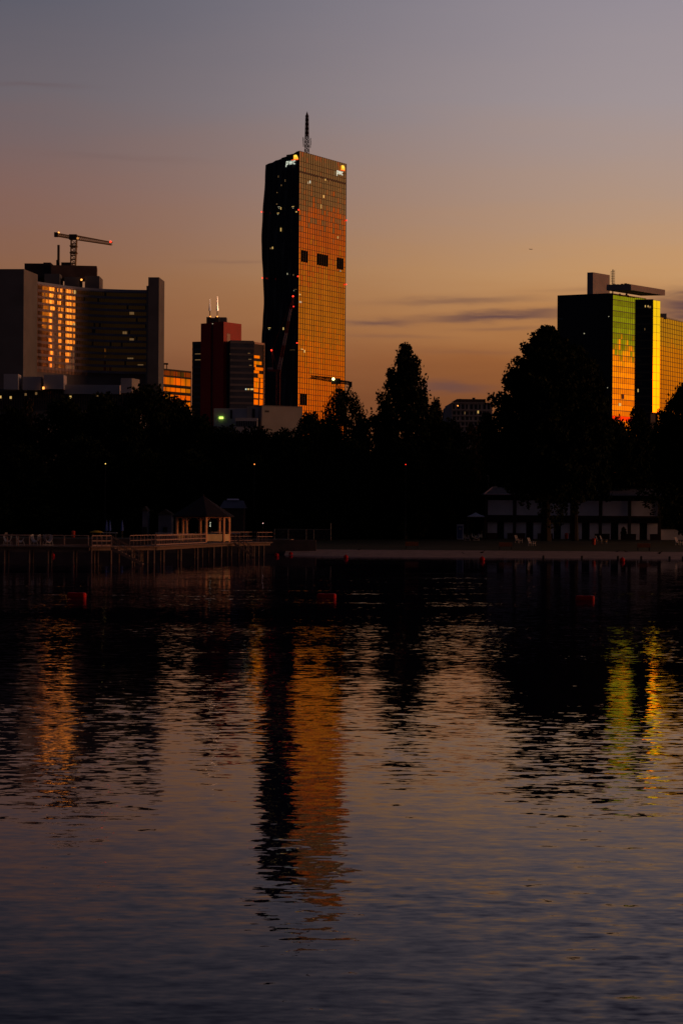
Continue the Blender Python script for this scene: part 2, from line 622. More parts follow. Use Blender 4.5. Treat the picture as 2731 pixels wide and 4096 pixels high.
# ================================================================== FAR BUILDINGS
# ---- tall folded glass skyscraper
Rd = (27.5, 40.0)
Rf = Fr(1197, 603, 1100, Rd)
Lf = Fr(1197, 603, 1100, (-.86, .51), flip=True)
ztop = Rf.uz(1197, 603)[1]
T = thing('glass_skyscraper', (Rf.o.x, Rf.o.y, G0), 'tallest tower, slim folded glass skyscraper with dark left side and orange right side', 'skyscraper')
wR = Rf.u(1384, 652)
fl = 3.5
zs = linsp(G0, ztop - 9.0, 66)
us = linsp(0, wR, 21)
rr = random.Random(11)
b = MB()
panes(b, Rf, us, zs + [ztop - 6.0, ztop - 3.0, ztop], .0060, 0, rr)
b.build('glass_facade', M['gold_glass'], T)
b = MB()
for i, u in enumerate(us):
    Rf.box(b, u - .14, u + .14, .0, .28, G0, ztop)
    if i < len(us) - 1:
        b.cur = 1
        Rf.box(b, u + 1.72, u + 1.92, .0, .055, G0, ztop - .2)
        b.cur = 0
for z in zs + [ztop - 5.9, ztop - .1]:
    Rf.box(b, 0, wR, -.02, .07, z - .13, z + .13)
zb = Rf.uz(1197, 684)[1]
Rf.box(b, 0, wR, .0, .20, zb - .8, zb + .3)
b.build('mullion_grid', [M['mullion'], M['brass_strip']], T)
for (px0, px1, skip) in ((1202, 1227, 3), (1265, 1312, 5), (1349, 1373, 3)):
    u0, u1 = Rf.u(px0, 1025), Rf.u(px1, 1025)
    i0 = min(range(len(us)), key=lambda i: abs(us[i] - u0))
    i1 = min(range(len(us)), key=lambda i: abs(us[i] - u1))
    za, zc = Rf.uz(1197, 1045)[1], Rf.uz(1197, 998)[1]
    b = MB()
    for i in range(i0, i1):
        Rf.box(b, us[i] + .16, us[i] + 1.70, .02, .20, za, zc)
    b.build('louvre_panel', M['louver'], T)
b = MB()
za, zc = Rf.uz(1197, 1620)[1], Rf.uz(1197, 1573)[1]
for i in range(1, 4):
    Rf.box(b, us[i] + .16, us[i] + 1.70, .02, .20, za, zc)
b.build('louvre_panel', M['louver'], T)
# dark left side, its far edge swinging in and out with the folds
edge = [(603, 1064), (700, 1060), (850, 1050), (940, 1045.5), (1000, 1047), (1100, 1052), (1200, 1055.5), (1280, 1051), (1350, 1046.5), (1450, 1044), (1700, 1040)]


def edge_u(z):
    # photograph row of this height on the near corner
    py = HZ - (z - CAM_Z) / 1100 * FOC
    for (a, xa), (c_, xc) in zip(edge, edge[1:]):
        if a <= py <= c_:
            k = (py - a) / (c_ - a)
            k = k * k * (3 - 2 * k)
            return Lf.u(xa + (xc - xa) * k, py)
    return Lf.u(edge[-1][1], 1700) if py > 1700 else Lf.u(edge[0][1], 603)


uL = Lf.u(1063, 660)
zL = Lf.uz(1063, 660)[1]
b = MB()
nL = 16
lev = linsp(G0, 1.0, 1)
NZ = 62
for j in range(NZ):
    for i in range(nL):
        q = []
        for (ii, jj) in ((i, j), (i + 1, j), (i + 1, j + 1), (i, j + 1)):
            f = ii / nL
            zt = ztop + (zL - ztop) * f
            z = G0 + (zt - G0) * jj / NZ
            u = edge_u(z) * f
            fold = .55 * math.sin(z * .055 + ii * 1.9) * (1 if 0 < ii < nL else 0)
            q.append(Lf.p(u, fold, z))
        b.quad(*reversed(q))
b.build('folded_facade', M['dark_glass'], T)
# core, back and roof
b = MB()
back = Rf.p(wR, 0, 0) + (Lf.p(uL, 0, 0) - Lf.o)
pts = [Rf.p(.2, -.3, 0), Rf.p(wR - .1, -.3, 0), Vector((back.x, back.y, 0)), Lf.p(uL * .93, -1.2, 0)]
zz = [ztop - .5, ztop - .5, zL - .5, zL - .5]
n4 = 4
lo_ = [Vector((q.x, q.y, G0)) for q in pts]
hi_ = [Vector((q.x, q.y, z_)) for q, z_ in zip(pts, zz)]
b.hexa(lo_ + hi_)
b.build('core', M['roof_dark'], T)
b = MB()
for (p0, p1, pz0) in ((1166, 1196, 614), (1142, 1168, 618)):
    u0, u1 = Lf.u(p0, pz0), Lf.u(p1, pz0)
    zt = Lf.uz(p0, pz0)[1]
    Lf.box(b, u1, u0, -6, -1.0, ztop - 16, zt)
b.build('roof_plant', M['roof_dark'], T)
# mast
mp = W(1227, 610, 1125)
zb_, zt_ = ztop - 8, W(1227, 452, 1125).z
b = MB()
N = 13
for s1 in (-1, 1):
    for s2 in (-1, 1):
        b.tube((mp.x + s1 * 1.55, mp.y + s2 * 1.55, zb_), (mp.x + s1 * .85, mp.y + s2 * .85, zt_ - 1.5), .22, .2, 4)
for k in range(N):
    za = zb_ + (zt_ - 1.5 - zb_) * k / N
    zc = zb_ + (zt_ - 1.5 - zb_) * (k + 1) / N
    ra, rc = 1.55 - .7 * k / N, 1.55 - .7 * (k + 1) / N
    for (s1, s2, s3, s4) in ((-1, -1, 1, -1), (1, -1, 1, 1), (1, 1, -1, 1), (-1, 1, -1, -1)):
        b.tube((mp.x + s1 * ra, mp.y + s2 * ra, za), (mp.x + s3 * rc, mp.y + s4 * rc, zc), .13, .13, 4)
        b.tube((mp.x + s3 * ra, mp.y + s4 * ra, za), (mp.x + s1 * rc, mp.y + s2 * rc, zc), .13, .13, 4)
        b.tube((mp.x + s1 * ra, mp.y + s2 * ra, za), (mp.x + s3 * ra, mp.y + s4 * ra, za), .16, .16, 4)
zmid = W(1227, 545, 1125).z
b.tube((mp.x, mp.y, zmid), (mp.x, mp.y, zt_ - .5), .85, .62, 8)
b.tube((mp.x, mp.y, zt_ - .5), (mp.x, mp.y, zt_ + 1.0), .5, .05, 6)
mast = b.build('antenna_mast', mat('dark red mast paint', (.035, .012, .014), .7), T)
b = MB()
for (dx, pz) in ((-2.2, 557), (2.2, 560), (-2.0, 580), (2.1, 585), (-2.1, 568), (2.3, 572)):
    z = W(1227, pz, 1125).z
    b.tube((mp.x + dx, mp.y - .5, z - 1.1), (mp.x + dx, mp.y - .5, z + 1.1), .22, .22, 5)
    b.tube((mp.x, mp.y, z), (mp.x + dx, mp.y - .5, z), .09, .09, 4)
b.build('aerial', M['steel_dark'], mast)
# lit lettering and emblem on both faces


def lettering(fr, sgn, x0, y0, x1, y1, parent, shear):
    """word pwc, between two photograph corners, on a facade"""
    cu = bpy.data.curves.new('lettering', 'FONT')
    cu.body = 'pwc'
    cu.size = 1
    cu.offset = .006
    cu.shear = shear
    cu.space_character = 1.08
    cu.resolution_u = 3
    cu.extrude = .02
    tmp = bpy.data.objects.new('lettering', cu)
    COL.objects.link(tmp)
    bpy.context.view_layer.update()
    dg = bpy.context.evaluated_depsgraph_get()
    me = bpy.data.meshes.new_from_object(tmp.evaluated_get(dg))
    bpy.data.objects.remove(tmp)
    vs = np.array([v.co[:] for v in me.vertices])
    mn, mx = vs.min(0), vs.max(0)
    ua, ub = fr.u(x0, (y0 + y1) / 2), fr.u(x1, (y0 + y1) / 2)
    za = fr.uz(x0, y1)[1]
    zc = fr.uz(x0, y0)[1]
    for v in me.vertices:
        fx = (v.co.x - mn[0]) / (mx[0] - mn[0])
        fy = (v.co.y - mn[1]) / (mx[1] - mn[1])
        v.co = fr.p(ua + (ub - ua) * fx, .75 + (v.co.z - mn[2]) * 6, za + (zc - za) * fy)
    me.materials.clear()
    me.materials.append(E['white'])
    o = bpy.data.objects.new('lettering', me)
    COL.objects.link(o)
    o.parent = parent
    o.matrix_parent_inverse = Matrix.Translation(-parent.location)
    return o


lettering(Lf, -1, 1146, 646, 1184, 669, T, .18)
lettering(Rf, 1, 1342, 681, 1366, 703, T, .10)


def emblem(fr, pts_list, parent):
    b = MB()
    for k, (mi, pts_) in enumerate(pts_list):
        b.cur = mi
        b.prism([fr.p(fr.u(x, y), .72 + .05 * k, fr.uz(x, y)[1]) for x, y in pts_], fr.n * .3)
    return b.build('emblem', [E['logo_orange'], E['logo_red'], E['logo_yellow']], parent)


emblem(Lf, [(0, [(1178, 639), (1178, 622), (1190, 621), (1194, 630), (1196, 639)]), (2, [(1180, 630), (1180, 622), (1187, 620), (1191, 623), (1193, 630)]),
            (1, [(1169, 643), (1169, 641), (1178, 639), (1196, 637), (1196, 640)])], T)
emblem(Rf, [(0, [(1361, 682), (1361, 662), (1370, 664), (1373, 672), (1373, 685)]), (2, [(1362, 672), (1362, 662), (1368, 662), (1371, 668), (1371, 674)]),
            (1, [(1356, 681), (1356, 679), (1361, 679), (1373, 682), (1373, 685)])], T)
for (px, py, fr) in ((1049, 848, Lf), (1052, 1112, Lf), (1197, 840, Lf), (1194, 1106, Lf), (1190.5, 1372, Lf), (1382, 882, Rf), (1380, 1138, Rf)):
    u, z = fr.uz(px, py)
    lamp_ball('warning_light', fr.p(u, .7, z), .38, E['red'], T)


def lit(fr, px, py, w, h, m, parent, out=.30, name='lit_window'):
    b = MB()
    u0, z0 = fr.uz(px - w / 2, py + h / 2)
    u1, z1 = fr.uz(px + w / 2, py - h / 2)
    if u1 < u0:
        u0, u1 = u1, u0
    fr.box(b, u0, u1, out - .08, out, min(z0, z1), max(z0, z1))
    return b.build(name, m, parent)


for (px, py, w, h, k) in ((1118, 828, 8, 3, 'pale'), (1126, 834, 3, 10, 'warm'), (1119, 834, 2.4, 3, 'pale'), (1115, 853, 8, 3, 'warm'), (1114, 858, 3, 3, 'pale'),
                          (1174, 827, 9, 3, 'warm'), (1175, 833, 3, 3, 'pale'), (1188, 848, 6, 5, 'warm'), (1126, 919, 4, 14, 'warm'), (1093, 992, 4, 9, 'warm'),
                          (1085, 994, 4, 6, 'dim'), (1152, 1096, 3, 7, 'pale'), (1176, 1100, 3, 6, 'dim'), (1080, 1312, 10, 3, 'warm'), (1079, 1318, 3, 3, 'pale'),
                          (1136, 1315, 4, 10, 'warm'), (1116, 707, 2, 8, 'dim'), (1143, 723, 2, 10, 'dim'), (1128, 742, 3, 6, 'dim'), (1111, 771, 3, 4, 'dim'),
                          (1110, 817, 4, 4, 'dim'), (1184, 1158, 12, 2, 'dim'), (1178, 1163, 2, 3, 'pale'), (1172, 1400, 20, 1.6, 'dim')):
    lit(Lf, px, py, w, h, E[k], T, .75)
for (px, py, w, h, k) in ((1231, 731, 2, 9, 'pale'), (1239, 728, 2.6, 10, 'white'), (1300, 719, 4, 6, 'warm'), (1293, 786, 4, 10, 'warm'), (1283, 826, 2.2, 16, 'warm'),
                          (1275, 712, 2, 8, 'dim'), (1318, 724, 2, 6, 'dim'), (1350, 950, 3, 9, 'warm'), (1200, 1208, 10, 5, 'pale'), (1360, 1084, 3, 4, 'pale'),
                          (1198, 1178, 6, 4, 'warm'), (1207, 1397, 9, 2, 'warm'), (1217, 1405, 5, 10, 'warm')):
    lit(Rf, px, py, w, h, E[k], T, .28)


# ---- wide concrete office tower on the left with a curved window front
Yb = 880.0
U = thing('concrete_office_tower', (W(300, 1500, 905).x, 905, G0), 'wide grey office tower with curved window front and thick end walls at left', 'office tower')
arc = [(122, 886.0), (146, 890.0), (170, 893.5), (200, 897.5), (235, 902), (268, 906), (300, 909.5), (330, 912), (360, 914.3), (390, 916), (420, 917.6), (450, 918.6), (480, 919.4), (510, 920), (540, 920.4), (570, 920.6), (596, 920.6)]
P2 = [Vector((ray(px, 1300)[0] * Y_, Y_)) for px, Y_ in arc]
# resample by arc length to bays
seg = [(b_ - a_).length for a_, b_ in zip(P2, P2[1:])]
tot = sum(seg)
NB = 74


def arc_at(s):
    for a_, b_, L_ in zip(P2, P2[1:], seg):
        if s <= L_ + 1e-6:
            return a_.lerp(b_, max(0, s / L_))
        s -= L_
    return P2[-1]


bays = [arc_at(tot * i / NB) for i in range(NB + 1)]
ztopU = W(300, 1146, 909).z
zrow0 = W(300, 1160, 909).z
zrowN = W(300, 1487, 909).z
rows = 13
pitch = (zrow0 - zrowN) / rows
rr = random.Random(5)
bgs, bs_, bf_ = [MB() for _ in range(rows)], MB(), MB()


def nrm2(a_, b_):
    d_ = (b_ - a_).normalized()
    return Vector((d_.y, -d_.x))


for i in range(NB):
    a_, b_ = bays[i], bays[i + 1]
    n_ = nrm2(a_, b_)
    for r in range(rows):
        z1 = zrow0 - r * pitch
        z0 = z1 - pitch * .60
        tu, tv = rr.gauss(0, .004), rr.gauss(0, .003)
        q = []
        for (e_, z_, su, sv_) in ((a_, z0, -1, -1), (b_, z0, 1, -1), (b_, z1, 1, 1), (a_, z1, -1, 1)):
            o_ = -.25 + tu * su * .4 + tv * sv_ * .9
            q.append((e_.x + n_.x * o_, e_.y + n_.y * o_, z_))
        bg_ = bgs[r]
        # dark panes stand in for gaps in the gold reflection, plus random ones
        pxi = CX + FOC * a_.x / a_.y
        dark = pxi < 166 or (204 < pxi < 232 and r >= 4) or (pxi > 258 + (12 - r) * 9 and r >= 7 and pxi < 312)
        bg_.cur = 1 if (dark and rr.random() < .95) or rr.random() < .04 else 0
        bg_.quad(*q)
        bs_.hexa([(a_.x, a_.y, z0 - pitch * .40), (b_.x, b_.y, z0 - pitch * .40), (b_.x - n_.x * .5, b_.y - n_.y * .5, z0 - pitch * .40), (a_.x - n_.x * .5, a_.y - n_.y * .5, z0 - pitch * .40),
                  (a_.x, a_.y, z0), (b_.x, b_.y, z0), (b_.x - n_.x * .5, b_.y - n_.y * .5, z0), (a_.x - n_.x * .5, a_.y - n_.y * .5, z0)])
    bs_.hexa([(a_.x, a_.y, zrow0), (b_.x, b_.y, zrow0), (b_.x - n_.x * 2, b_.y - n_.y * 2, zrow0), (a_.x - n_.x * 2, a_.y - n_.y * 2, zrow0),
              (a_.x, a_.y, ztopU), (b_.x, b_.y, ztopU), (b_.x - n_.x * 2, b_.y - n_.y * 2, ztopU), (a_.x - n_.x * 2, a_.y - n_.y * 2, ztopU)])
    d_ = (b_ - a_).normalized()
    w_ = .055
    c0, c1_ = a_ - d_ * w_, a_ + d_ * w_
    if i > 0:
        bf_.hexa([(c0.x + n_.x * .02, c0.y + n_.y * .02, zrowN - 1.5), (c0.x + n_.x * .26, c0.y + n_.y * .26, zrowN - 1.5), (c1_.x + n_.x * .26, c1_.y + n_.y * .26, zrowN - 1.5), (c1_.x + n_.x * .02, c1_.y + n_.y * .02, zrowN - 1.5),
                  (c0.x + n_.x * .02, c0.y + n_.y * .02, ztopU - 1), (c0.x + n_.x * .26, c0.y + n_.y * .26, ztopU - 1), (c1_.x + n_.x * .26, c1_.y + n_.y * .26, ztopU - 1), (c1_.x + n_.x * .02, c1_.y + n_.y * .02, ztopU - 1)])
for bg_ in bgs:
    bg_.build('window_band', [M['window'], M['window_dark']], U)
bs_.build('spandrel', M['spandrel'], U)
bf_.build('facade_fin', M['fin'], U)
# body behind the front, down to the ground
b = MB()
poly = [(q.x + .0, q.y + .9) for q in bays] + [(bays[-1].x, bays[-1].y + .9), (bays[-1].x, 938), (bays[0].x, 938)]
b.prism([(x, y, G0) for x, y in poly], (0, 0, zrow0 - G0 - .1))
b.build('body', M['concrete_dark'], U)
b = MB()   # left end wall: broad front towards the lake, lit edge to the right
Ef = Fr(97, 1078, 868, (-1, .06), flip=True)
Er = Fr(97, 1078, 868, (.16, 1))
zE = Ef.uz(97, 1076)[1]
uE = Ef.u(-90, 1076)
wE = Er.u(122.5, 1076)
b.hexa([Ef.p(0, 0, G0), Ef.p(uE, 0, G0), Ef.p(uE, -20, G0), Er.p(20, 0, G0), Ef.p(0, 0, zE), Ef.p(uE, 0, zE), Ef.p(uE, -20, zE), Er.p(20, 0, zE)])
b.build('end_wall', M['concrete'], U)
b = MB()   # right end wall
Ef2 = Fr(637, 1110, 905, (-1, .03), flip=True)
Er2 = Fr(637, 1110, 905, (.07, 1))
zE2 = Ef2.uz(637, 1109)[1]
uE2 = Ef2.u(594, 1109)
b.hexa([Ef2.p(0, 0, G0), Ef2.p(uE2, 0, G0), Ef2.p(uE2, -16, G0), Er2.p(16, 0, G0), Ef2.p(0, 0, zE2), Ef2.p(uE2, 0, zE2), Ef2.p(uE2, -16, zE2), Er2.p(16, 0, zE2)])
zst = Ef2.uz(637, 1143)[1]
Ef2.box(b, uE2, uE2 + .9, -12, -.3, G0, zst)
b.build('end_wall', M['concrete'], U)
# roof storeys


def slab(mb, x0, x1, y0, y1, Y, depth):
    """a block whose front shows between two photograph corners at depth Y"""
    A, B = W(x0, y1, Y), W(x1, y0, Y)
    mb.box(min(A.x, B.x), max(A.x, B.x), Y, Y + depth, A.z, B.z)


b = MB()
slab(b, 99, 205, 1054, 1110, 922, 20)
slab(b, 175, 204, 1050, 1056, 924, 8)
slab(b, 246, 285, 1049.5, 1066, 924, 10)
b.build('roof_storey', M['roof_dark'], U)
b = MB()
Hf = Fr(205, 1060, 921, (1, .10))
b2u = Hf.u(388, 1075)
Hf.box(b, 0, b2u, -12, 0, W(205, 1112, 921).z, W(205, 1060, 921).z)
b.build('roof_hoarding', M['hoarding'], U)
b = MB()
slab(b, 178, 240, 1095, 1150, 914, 12)
slab(b, 258, 318, 1108, 1152, 916, 12)
slab(b, 340, 398, 1104, 1152, 916, 14)
slab(b, 318, 340, 1108, 1114, 916.5, 12)
b.build('lift_house', M['concrete'], U)
b = MB()
q = W(235, 1055, 926)
b.tube((q.x, q.y, q.z - 2), (q.x, q.y, W(235, 980, 926).z), .62, .62, 8)
b.tube((q.x - .8, q.y, q.z - 2), (q.x - .8, q.y, W(235, 1040, 926).z), .3, .3, 6)
b.build('chimney', M['steel_dark'], U)
lamp_ball('warning_light', W(327, 1119, 914), .5, E['amber'], U)
CF = Fr(300, 1300, 914, (1, .02))
for (px, py, w, h, k) in ((301, 1168, 9, 13, 'warm'), (298, 1299, 9, 11, 'warm'), (134, 1446, 5, 12, 'warm'), (134, 1472, 5, 8, 'dim'), (278, 1375, 6, 8, 'warm'), (528, 1253, 18, 10, 'dim'),
                          (500, 1331, 18, 10, 'dim'), (528, 1358, 18, 10, 'dim'), (522, 1436, 24, 10, 'dim'), (563, 1462, 22, 9, 'dim')):
    s_ = (px - 122) / (596 - 122)
    i_ = min(range(NB), key=lambda i: abs(bays[i].x / bays[i].y - ray(px, py)[0]))
    pb = bays[i_]
    n_ = nrm2(bays[i_], bays[i_ + 1])
    fr = Fr(px, py, pb.y, (bays[i_ + 1] - bays[i_]))
    fr.o = Vector((pb.x, pb.y, 0))
    lit(fr, px, py, w, h, E[k], U, -.1)

# ---- low office podium with blocks in front of it
V = thing('office_podium', (W(250, 1600, 845).x, 845, G0), 'low grey podium with copper facade strips below the wide office tower', 'building')
b = MB()
slab(b, -60, 560, 1560, 1700, 850, 30)
b.build('body', M['concrete'], V)
b = MB()
for i in range(64):
    x = -55 + i * 9.6
    A, B = W(x, 1640, 849.8), W(x, 1564, 849.8)
    b.box(A.x - .12, A.x + .12, 849.2, 849.98, A.z, B.z)
b.build('facade_fin', M['fin'], V)
b = MB()
rw = random.Random(21)
for y0_ in (1578, 1603):
    b = MB()
    for i in range(16):
        x = -50 + i * 38
        slab(b, x, x + 34, y0_, y0_ + 14, 849.85, .1)
    b.build('window_band', M['window_dark'], V)
b = MB()
slab(b, 16, 74, 1496, 1558, 840, 8)
slab(b, 92, 165, 1507, 1560, 842, 9)
slab(b, 176, 256, 1499, 1556, 841, 9)
slab(b, 256, 480, 1540, 1575, 846, 9)
slab(b, 484, 528, 1513, 1572, 838, 7)
b.build('stair_block', M['pale_concrete'], V)
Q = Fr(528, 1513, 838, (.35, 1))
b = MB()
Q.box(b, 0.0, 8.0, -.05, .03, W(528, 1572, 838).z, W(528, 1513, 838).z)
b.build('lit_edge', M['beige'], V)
for (px, py, k) in ((3, 1588, 'warm'), (44, 1590, 'warm'), (283, 1588, 'warm'), (175, 1552, 'amber'), (104, 1578, 'dim'), (146, 1574, 'dim'), (390, 1584, 'dim')):
    b = MB()
    slab(b, px - 4, px + 4, py - 5, py + 5, 839.5 if k == 'amber' else 849.1, .1)
    b.build('lit_window', E[k], V)

# ---- glazed office block between the wide tower and the red tower
g = thing('glazed_office_block', (W(700, 1600, 960).x, 960, G0), 'flat-roofed glazed block with amber windows left of the red tower', 'office block')
zG = W(700, 1474, 955).z
GA = Fr(640, 1480, 950, (1, 1.4))
wG = GA.u(764, 1500)
for (y0, y1, m_, nn) in ((1478, 1500, 'window_dark', 9), (1504, 1534, 'olive_glass', 9), (1546, 1562, 'amber', 6), (1574, 1592, 'olive_glass', 6), (1598, 1630, 'amber', 5)):
    b = MB()
    zA, zB = GA.uz(640, y1)[1], GA.uz(640, y0)[1]
    panes(b, GA, linsp(0, wG, nn), [zA, zB], .012, 0.02, random.Random(y0))
    b.build('window_band', M[m_], g)
b = MB()
for y in (1476, 1502, 1539, 1568, 1596):
    zA = GA.uz(640, y)[1]
    GA.box(b, 0, wG, -.05, .3, zA - .45, zA + .45)
for u in linsp(0, wG, 6):
    GA.box(b, u - .12, u + .12, -.05, .1, G0, zG - .5)
b.build('slab_edge', M['steel_dark'], g)
b = MB()
GA.box(b, 0, wG, -6, -.03, G0, zG - .3)
b.build('inner_body', M['roof_dark'], g)
b = MB()
slab(b, 643, 672, 1452, 1457, 962, 3)
for x in (648, 655, 667):
    q = W(x, 1474, 962)
    b.tube((q.x, 963, q.z - 2), (q.x, 963, W(x, 1454, 962).z), .25, .25, 5)
b.tube(W(656, 1456, 963), W(656, 1448, 963), .2, .1, 5)
b.build('roof_frame', M['steel_dark'], g)

# ---- red tower
Rt = thing('red_tower', (W(895, 1500, 800).x, 800, G0), 'dark red tower with two golden roof spikes and glass wings', 'tower')
RA = Fr(895, 1290, 800, (-1, .62), flip=True)
RB = Fr(895, 1290, 800, (.62, .80))
zR = RA.uz(895, 1287)[1]
uA = RA.u(804, 1290)
uB = RB.u(966, 1296)
b = MB()
wst = [RA.u(x, 1300) for x in (895, 862, 843, 804)]
RA.box(b, wst[0], wst[1], -9, 0, G0, zR)
RA.box(b, wst[2], wst[3], -9, 0, G0, zR - .2)
RA.box(b, wst[1], wst[2], -9, -1.2, G0, zR - .4)
bk = RB.p(uB, 0, 0)
b.hexa([RB.p(0.02, 0, G0), RB.p(uB, 0, G0), RB.p(uB, -6, G0), RB.p(.02, -6, G0), RB.p(0.02, 0, zR), RB.p(uB, 0, zR), RB.p(uB, -6, zR), RB.p(.02, -6, zR)])
b.build('red_wall', M['red'], Rt)
b = MB()
RA.box(b, wst[1] + .1, wst[2] - .1, -1.15, -.9, G0, zR - 4)
RA.box(b, wst[1] + .1, wst[2] - .1, -1.15, -.8, zR - 4, zR - 1)
b.build('window_strip', M['wing'], Rt)
b = MB()
u0, u1 = RB.u(908, 1330), RB.u(921, 1330)
RB.box(b, u0, u1, -.1, .06, G0, RB.uz(908, 1334)[1])
b.build('window_strip', M['wing'], Rt)
b = MB()
slab(b, 826, 843, 1268, 1292, 806, 5)
slab(b, 860, 876, 1267, 1292, 806, 5)
b.build('roof_box', M['roof_dark'], Rt)
b = MB()
slab(b, 843, 860, 1271, 1290, 808, 4)
slab(b, 876, 906, 1269, 1290, 812, 6)
b.build('roof_box', M['concrete'], Rt)
for (x, y0, y1, y2) in ((840, 1264, 1243, 1195), (869.5, 1264, 1243, 1185)):
    b = MB()
    b.tube(W(x, 1270, 808), W(x, y1, 808), .20, .20, 6)
    po = b.build('antenna', M['steel'], Rt)
    b = MB()
    q0_, q1_ = W(x, y1, 808), W(x, y2, 808)
    for k_ in range(4):     # four-sided tapering sleeve, one side turned to the glow
        aa, ab = math.radians(-85 + 90 * k_), math.radians(5 + 90 * k_)
        w0_, w1_ = .55, .10
        b.quad((q0_.x + w0_ * math.cos(aa), q0_.y + w0_ * math.sin(aa), q0_.z), (q0_.x + w0_ * math.cos(ab), q0_.y + w0_ * math.sin(ab), q0_.z),
               (q1_.x + w1_ * math.cos(ab), q1_.y + w1_ * math.sin(ab), q1_.z), (q1_.x + w1_ * math.cos(aa), q1_.y + w1_ * math.sin(aa), q1_.z))
    b.build('spike', M['spike'], po)
for (x, y) in ((842, 1266), (870, 1266)):
    lamp_ball('warning_light', W(x, y, 803), .28, E['amber'], Rt)
lamp_ball('warning_light', W(851, 1295, 802), .22, E['pale'], Rt)
# wings


def wing(x0, x1, ytop, Y, d, nf, nc, mats, lits, flip, seed, depth=12, zlow=1640):
    fr = Fr(x0, ytop, Y, d, flip)
    wu = fr.u(x1, ytop)
    zt = fr.uz(x0, ytop)[1]
    z0 = fr.uz(x0, zlow)[1]
    b = MB()
    fr.box(b, 0, wu, -depth, -.12, G0, zt)
    b.build('wing_body', M['roof_dark'], Rt)
    rr_ = random.Random(seed)
    zz_ = linsp(z0, zt - 1.2, nf)
    for k in range(nf):
        b = MB()
        panes(b, fr, linsp(0, wu, nc), [zz_[k] + .9, zz_[k + 1]], .006, 0, rr_)
        b.build('window_band', mats[0], Rt)
    b = MB()
    for k in range(nf + 1):
        fr.box(b, 0, wu, -.1, .12, zz_[k] - .02, zz_[k] + .88)
    fr.box(b, 0, wu, -.1, .05, zt - 1.2, zt)
    b.build('spandrel', mats[1], Rt)
    for (px, py, w, h, k) in lits:
        lit(fr, px, py, w, h, E[k], Rt, .10)
    return fr


wing(806, 770, 1366, 812, (-1, .35), 11, 5, (M['window_dark'], M['wing']), [(792, 1418, 22, 8, 'dim'), (792, 1442, 22, 9, 'dim'), (794, 1470, 16, 6, 'dim')], True, 31)
wing(921, 1016, 1361, 798, (1, .18), 11, 14, (M['wing'], M['concrete_dark']),
     [(996, 1416, 8, 8, 'dim'), (1000, 1440, 12, 8, 'dim'), (1002, 1464, 10, 8, 'dim'), (984, 1559, 5, 10, 'white'), (994, 1559, 8, 10, 'warm'), (1008, 1559, 12, 10, 'warm'),
      (926, 1416, 12, 6, 'dim'), (927, 1440, 10, 6, 'dim')], False, 32)
fr = Fr(1017, 1366, 815, (.62, .79))
wu = fr.u(1057, 1367)
zt = fr.uz(1017, 1368)[1]
b = MB()
fr.box(b, 0, wu, -10, -.1, G0, zt)
b.build('wing_body', M['roof_dark'], Rt)
rr = random.Random(8)
for (y0, y1, f0, f1) in ((1421, 1432, 0, .55), (1444, 1457, 0, .75), (1458, 1468, 0, .2), (1468, 1480, .1, 1), (1481, 1492, 0, .5), (1494, 1509, .4, .98), (1511, 1526, 0, .5), (1511, 1526, .62, 1),
                         (1528, 1550, 0, .48), (1528, 1550, .62, 1), (1553, 1568, 0, .45), (1553, 1570, .6, 1), (1575, 1592, 0, .45), (1575, 1592, .58, 1), (1598, 1618, 0, .42), (1596, 1620, .55, 1)):
    zA, zB = fr.uz(1017, y1)[1], fr.uz(1017, y0)[1]
    b = MB()
    panes(b, fr, linsp(wu * f0, wu * f1, 3), [zA, zB], .006, .02, rr)
    b.build('window_band', M['amber'], Rt)
b = MB()
fr.box(b, wu * .95, wu, -.1, .3, G0, zt)
fr.box(b, 0, wu, -.1, .25, zt - .9, zt)
b.build('wing_frame', M['wing'], Rt)
# roof railing lumps
# ---- low blocks at the foot of the red tower
Lb = thing('grey_hall_building', (W(950, 1700, 765).x, 765, G0), 'low grey hall with green lit sign at the foot of the red tower', 'building')
b = MB()
slab(b, 855, 988, 1634, 1740, 768, 20)
slab(b, 1008, 1048, 1628, 1740, 768.5, 20)
slab(b, 940, 1030, 1672, 1740, 762, 6)
b.build('wall', M['pale_concrete'], Lb)
b = MB()
slab(b, 988, 1008, 1626, 1672, 766, 4)
b.build('stair_shaft', M['beige'], Lb)
b = MB()
slab(b, 921, 930, 1640, 1674, 767.8, .1)
slab(b, 1010, 1020, 1636, 1672, 768.3, .1)
for i in range(12):
    slab(b, 944 + i * 7, 949 + i * 7, 1684, 1706, 761.85, .1)
b.build('window', M['window_dark'], Lb)
b = MB()
slab(b, 877, 893, 1667, 1675, 767.4, .5)
b.build('lit_sign', E['green'], Lb)
Bb = thing('beige_hall_building', (W(1130, 1700, 772).x, 772, G0), 'plain beige windowless block below the dark side of the skyscraper', 'building')
fr = Fr(1048, 1626, 765, (1, .45))
b = MB()
wu = fr.u(1209, 1628)
zt = fr.uz(1048, 1624)[1]
fr.box(b, 0, wu, -16, 0, G0, zt)
b.build('wall', M['beige'], Bb)
b = MB()
fr.box(b, -.1, wu + .1, -16, .12, zt, zt + .35)
b.build('parapet', M['concrete'], Bb)
b = MB()
u0, z0 = fr.uz(1060, 1649)
u1, z1 = fr.uz(1076, 1642)
fr.box(b, u0, u1, -.05, .1, z0, z1)
b.build('vent', M['steel_dark'], Bb)

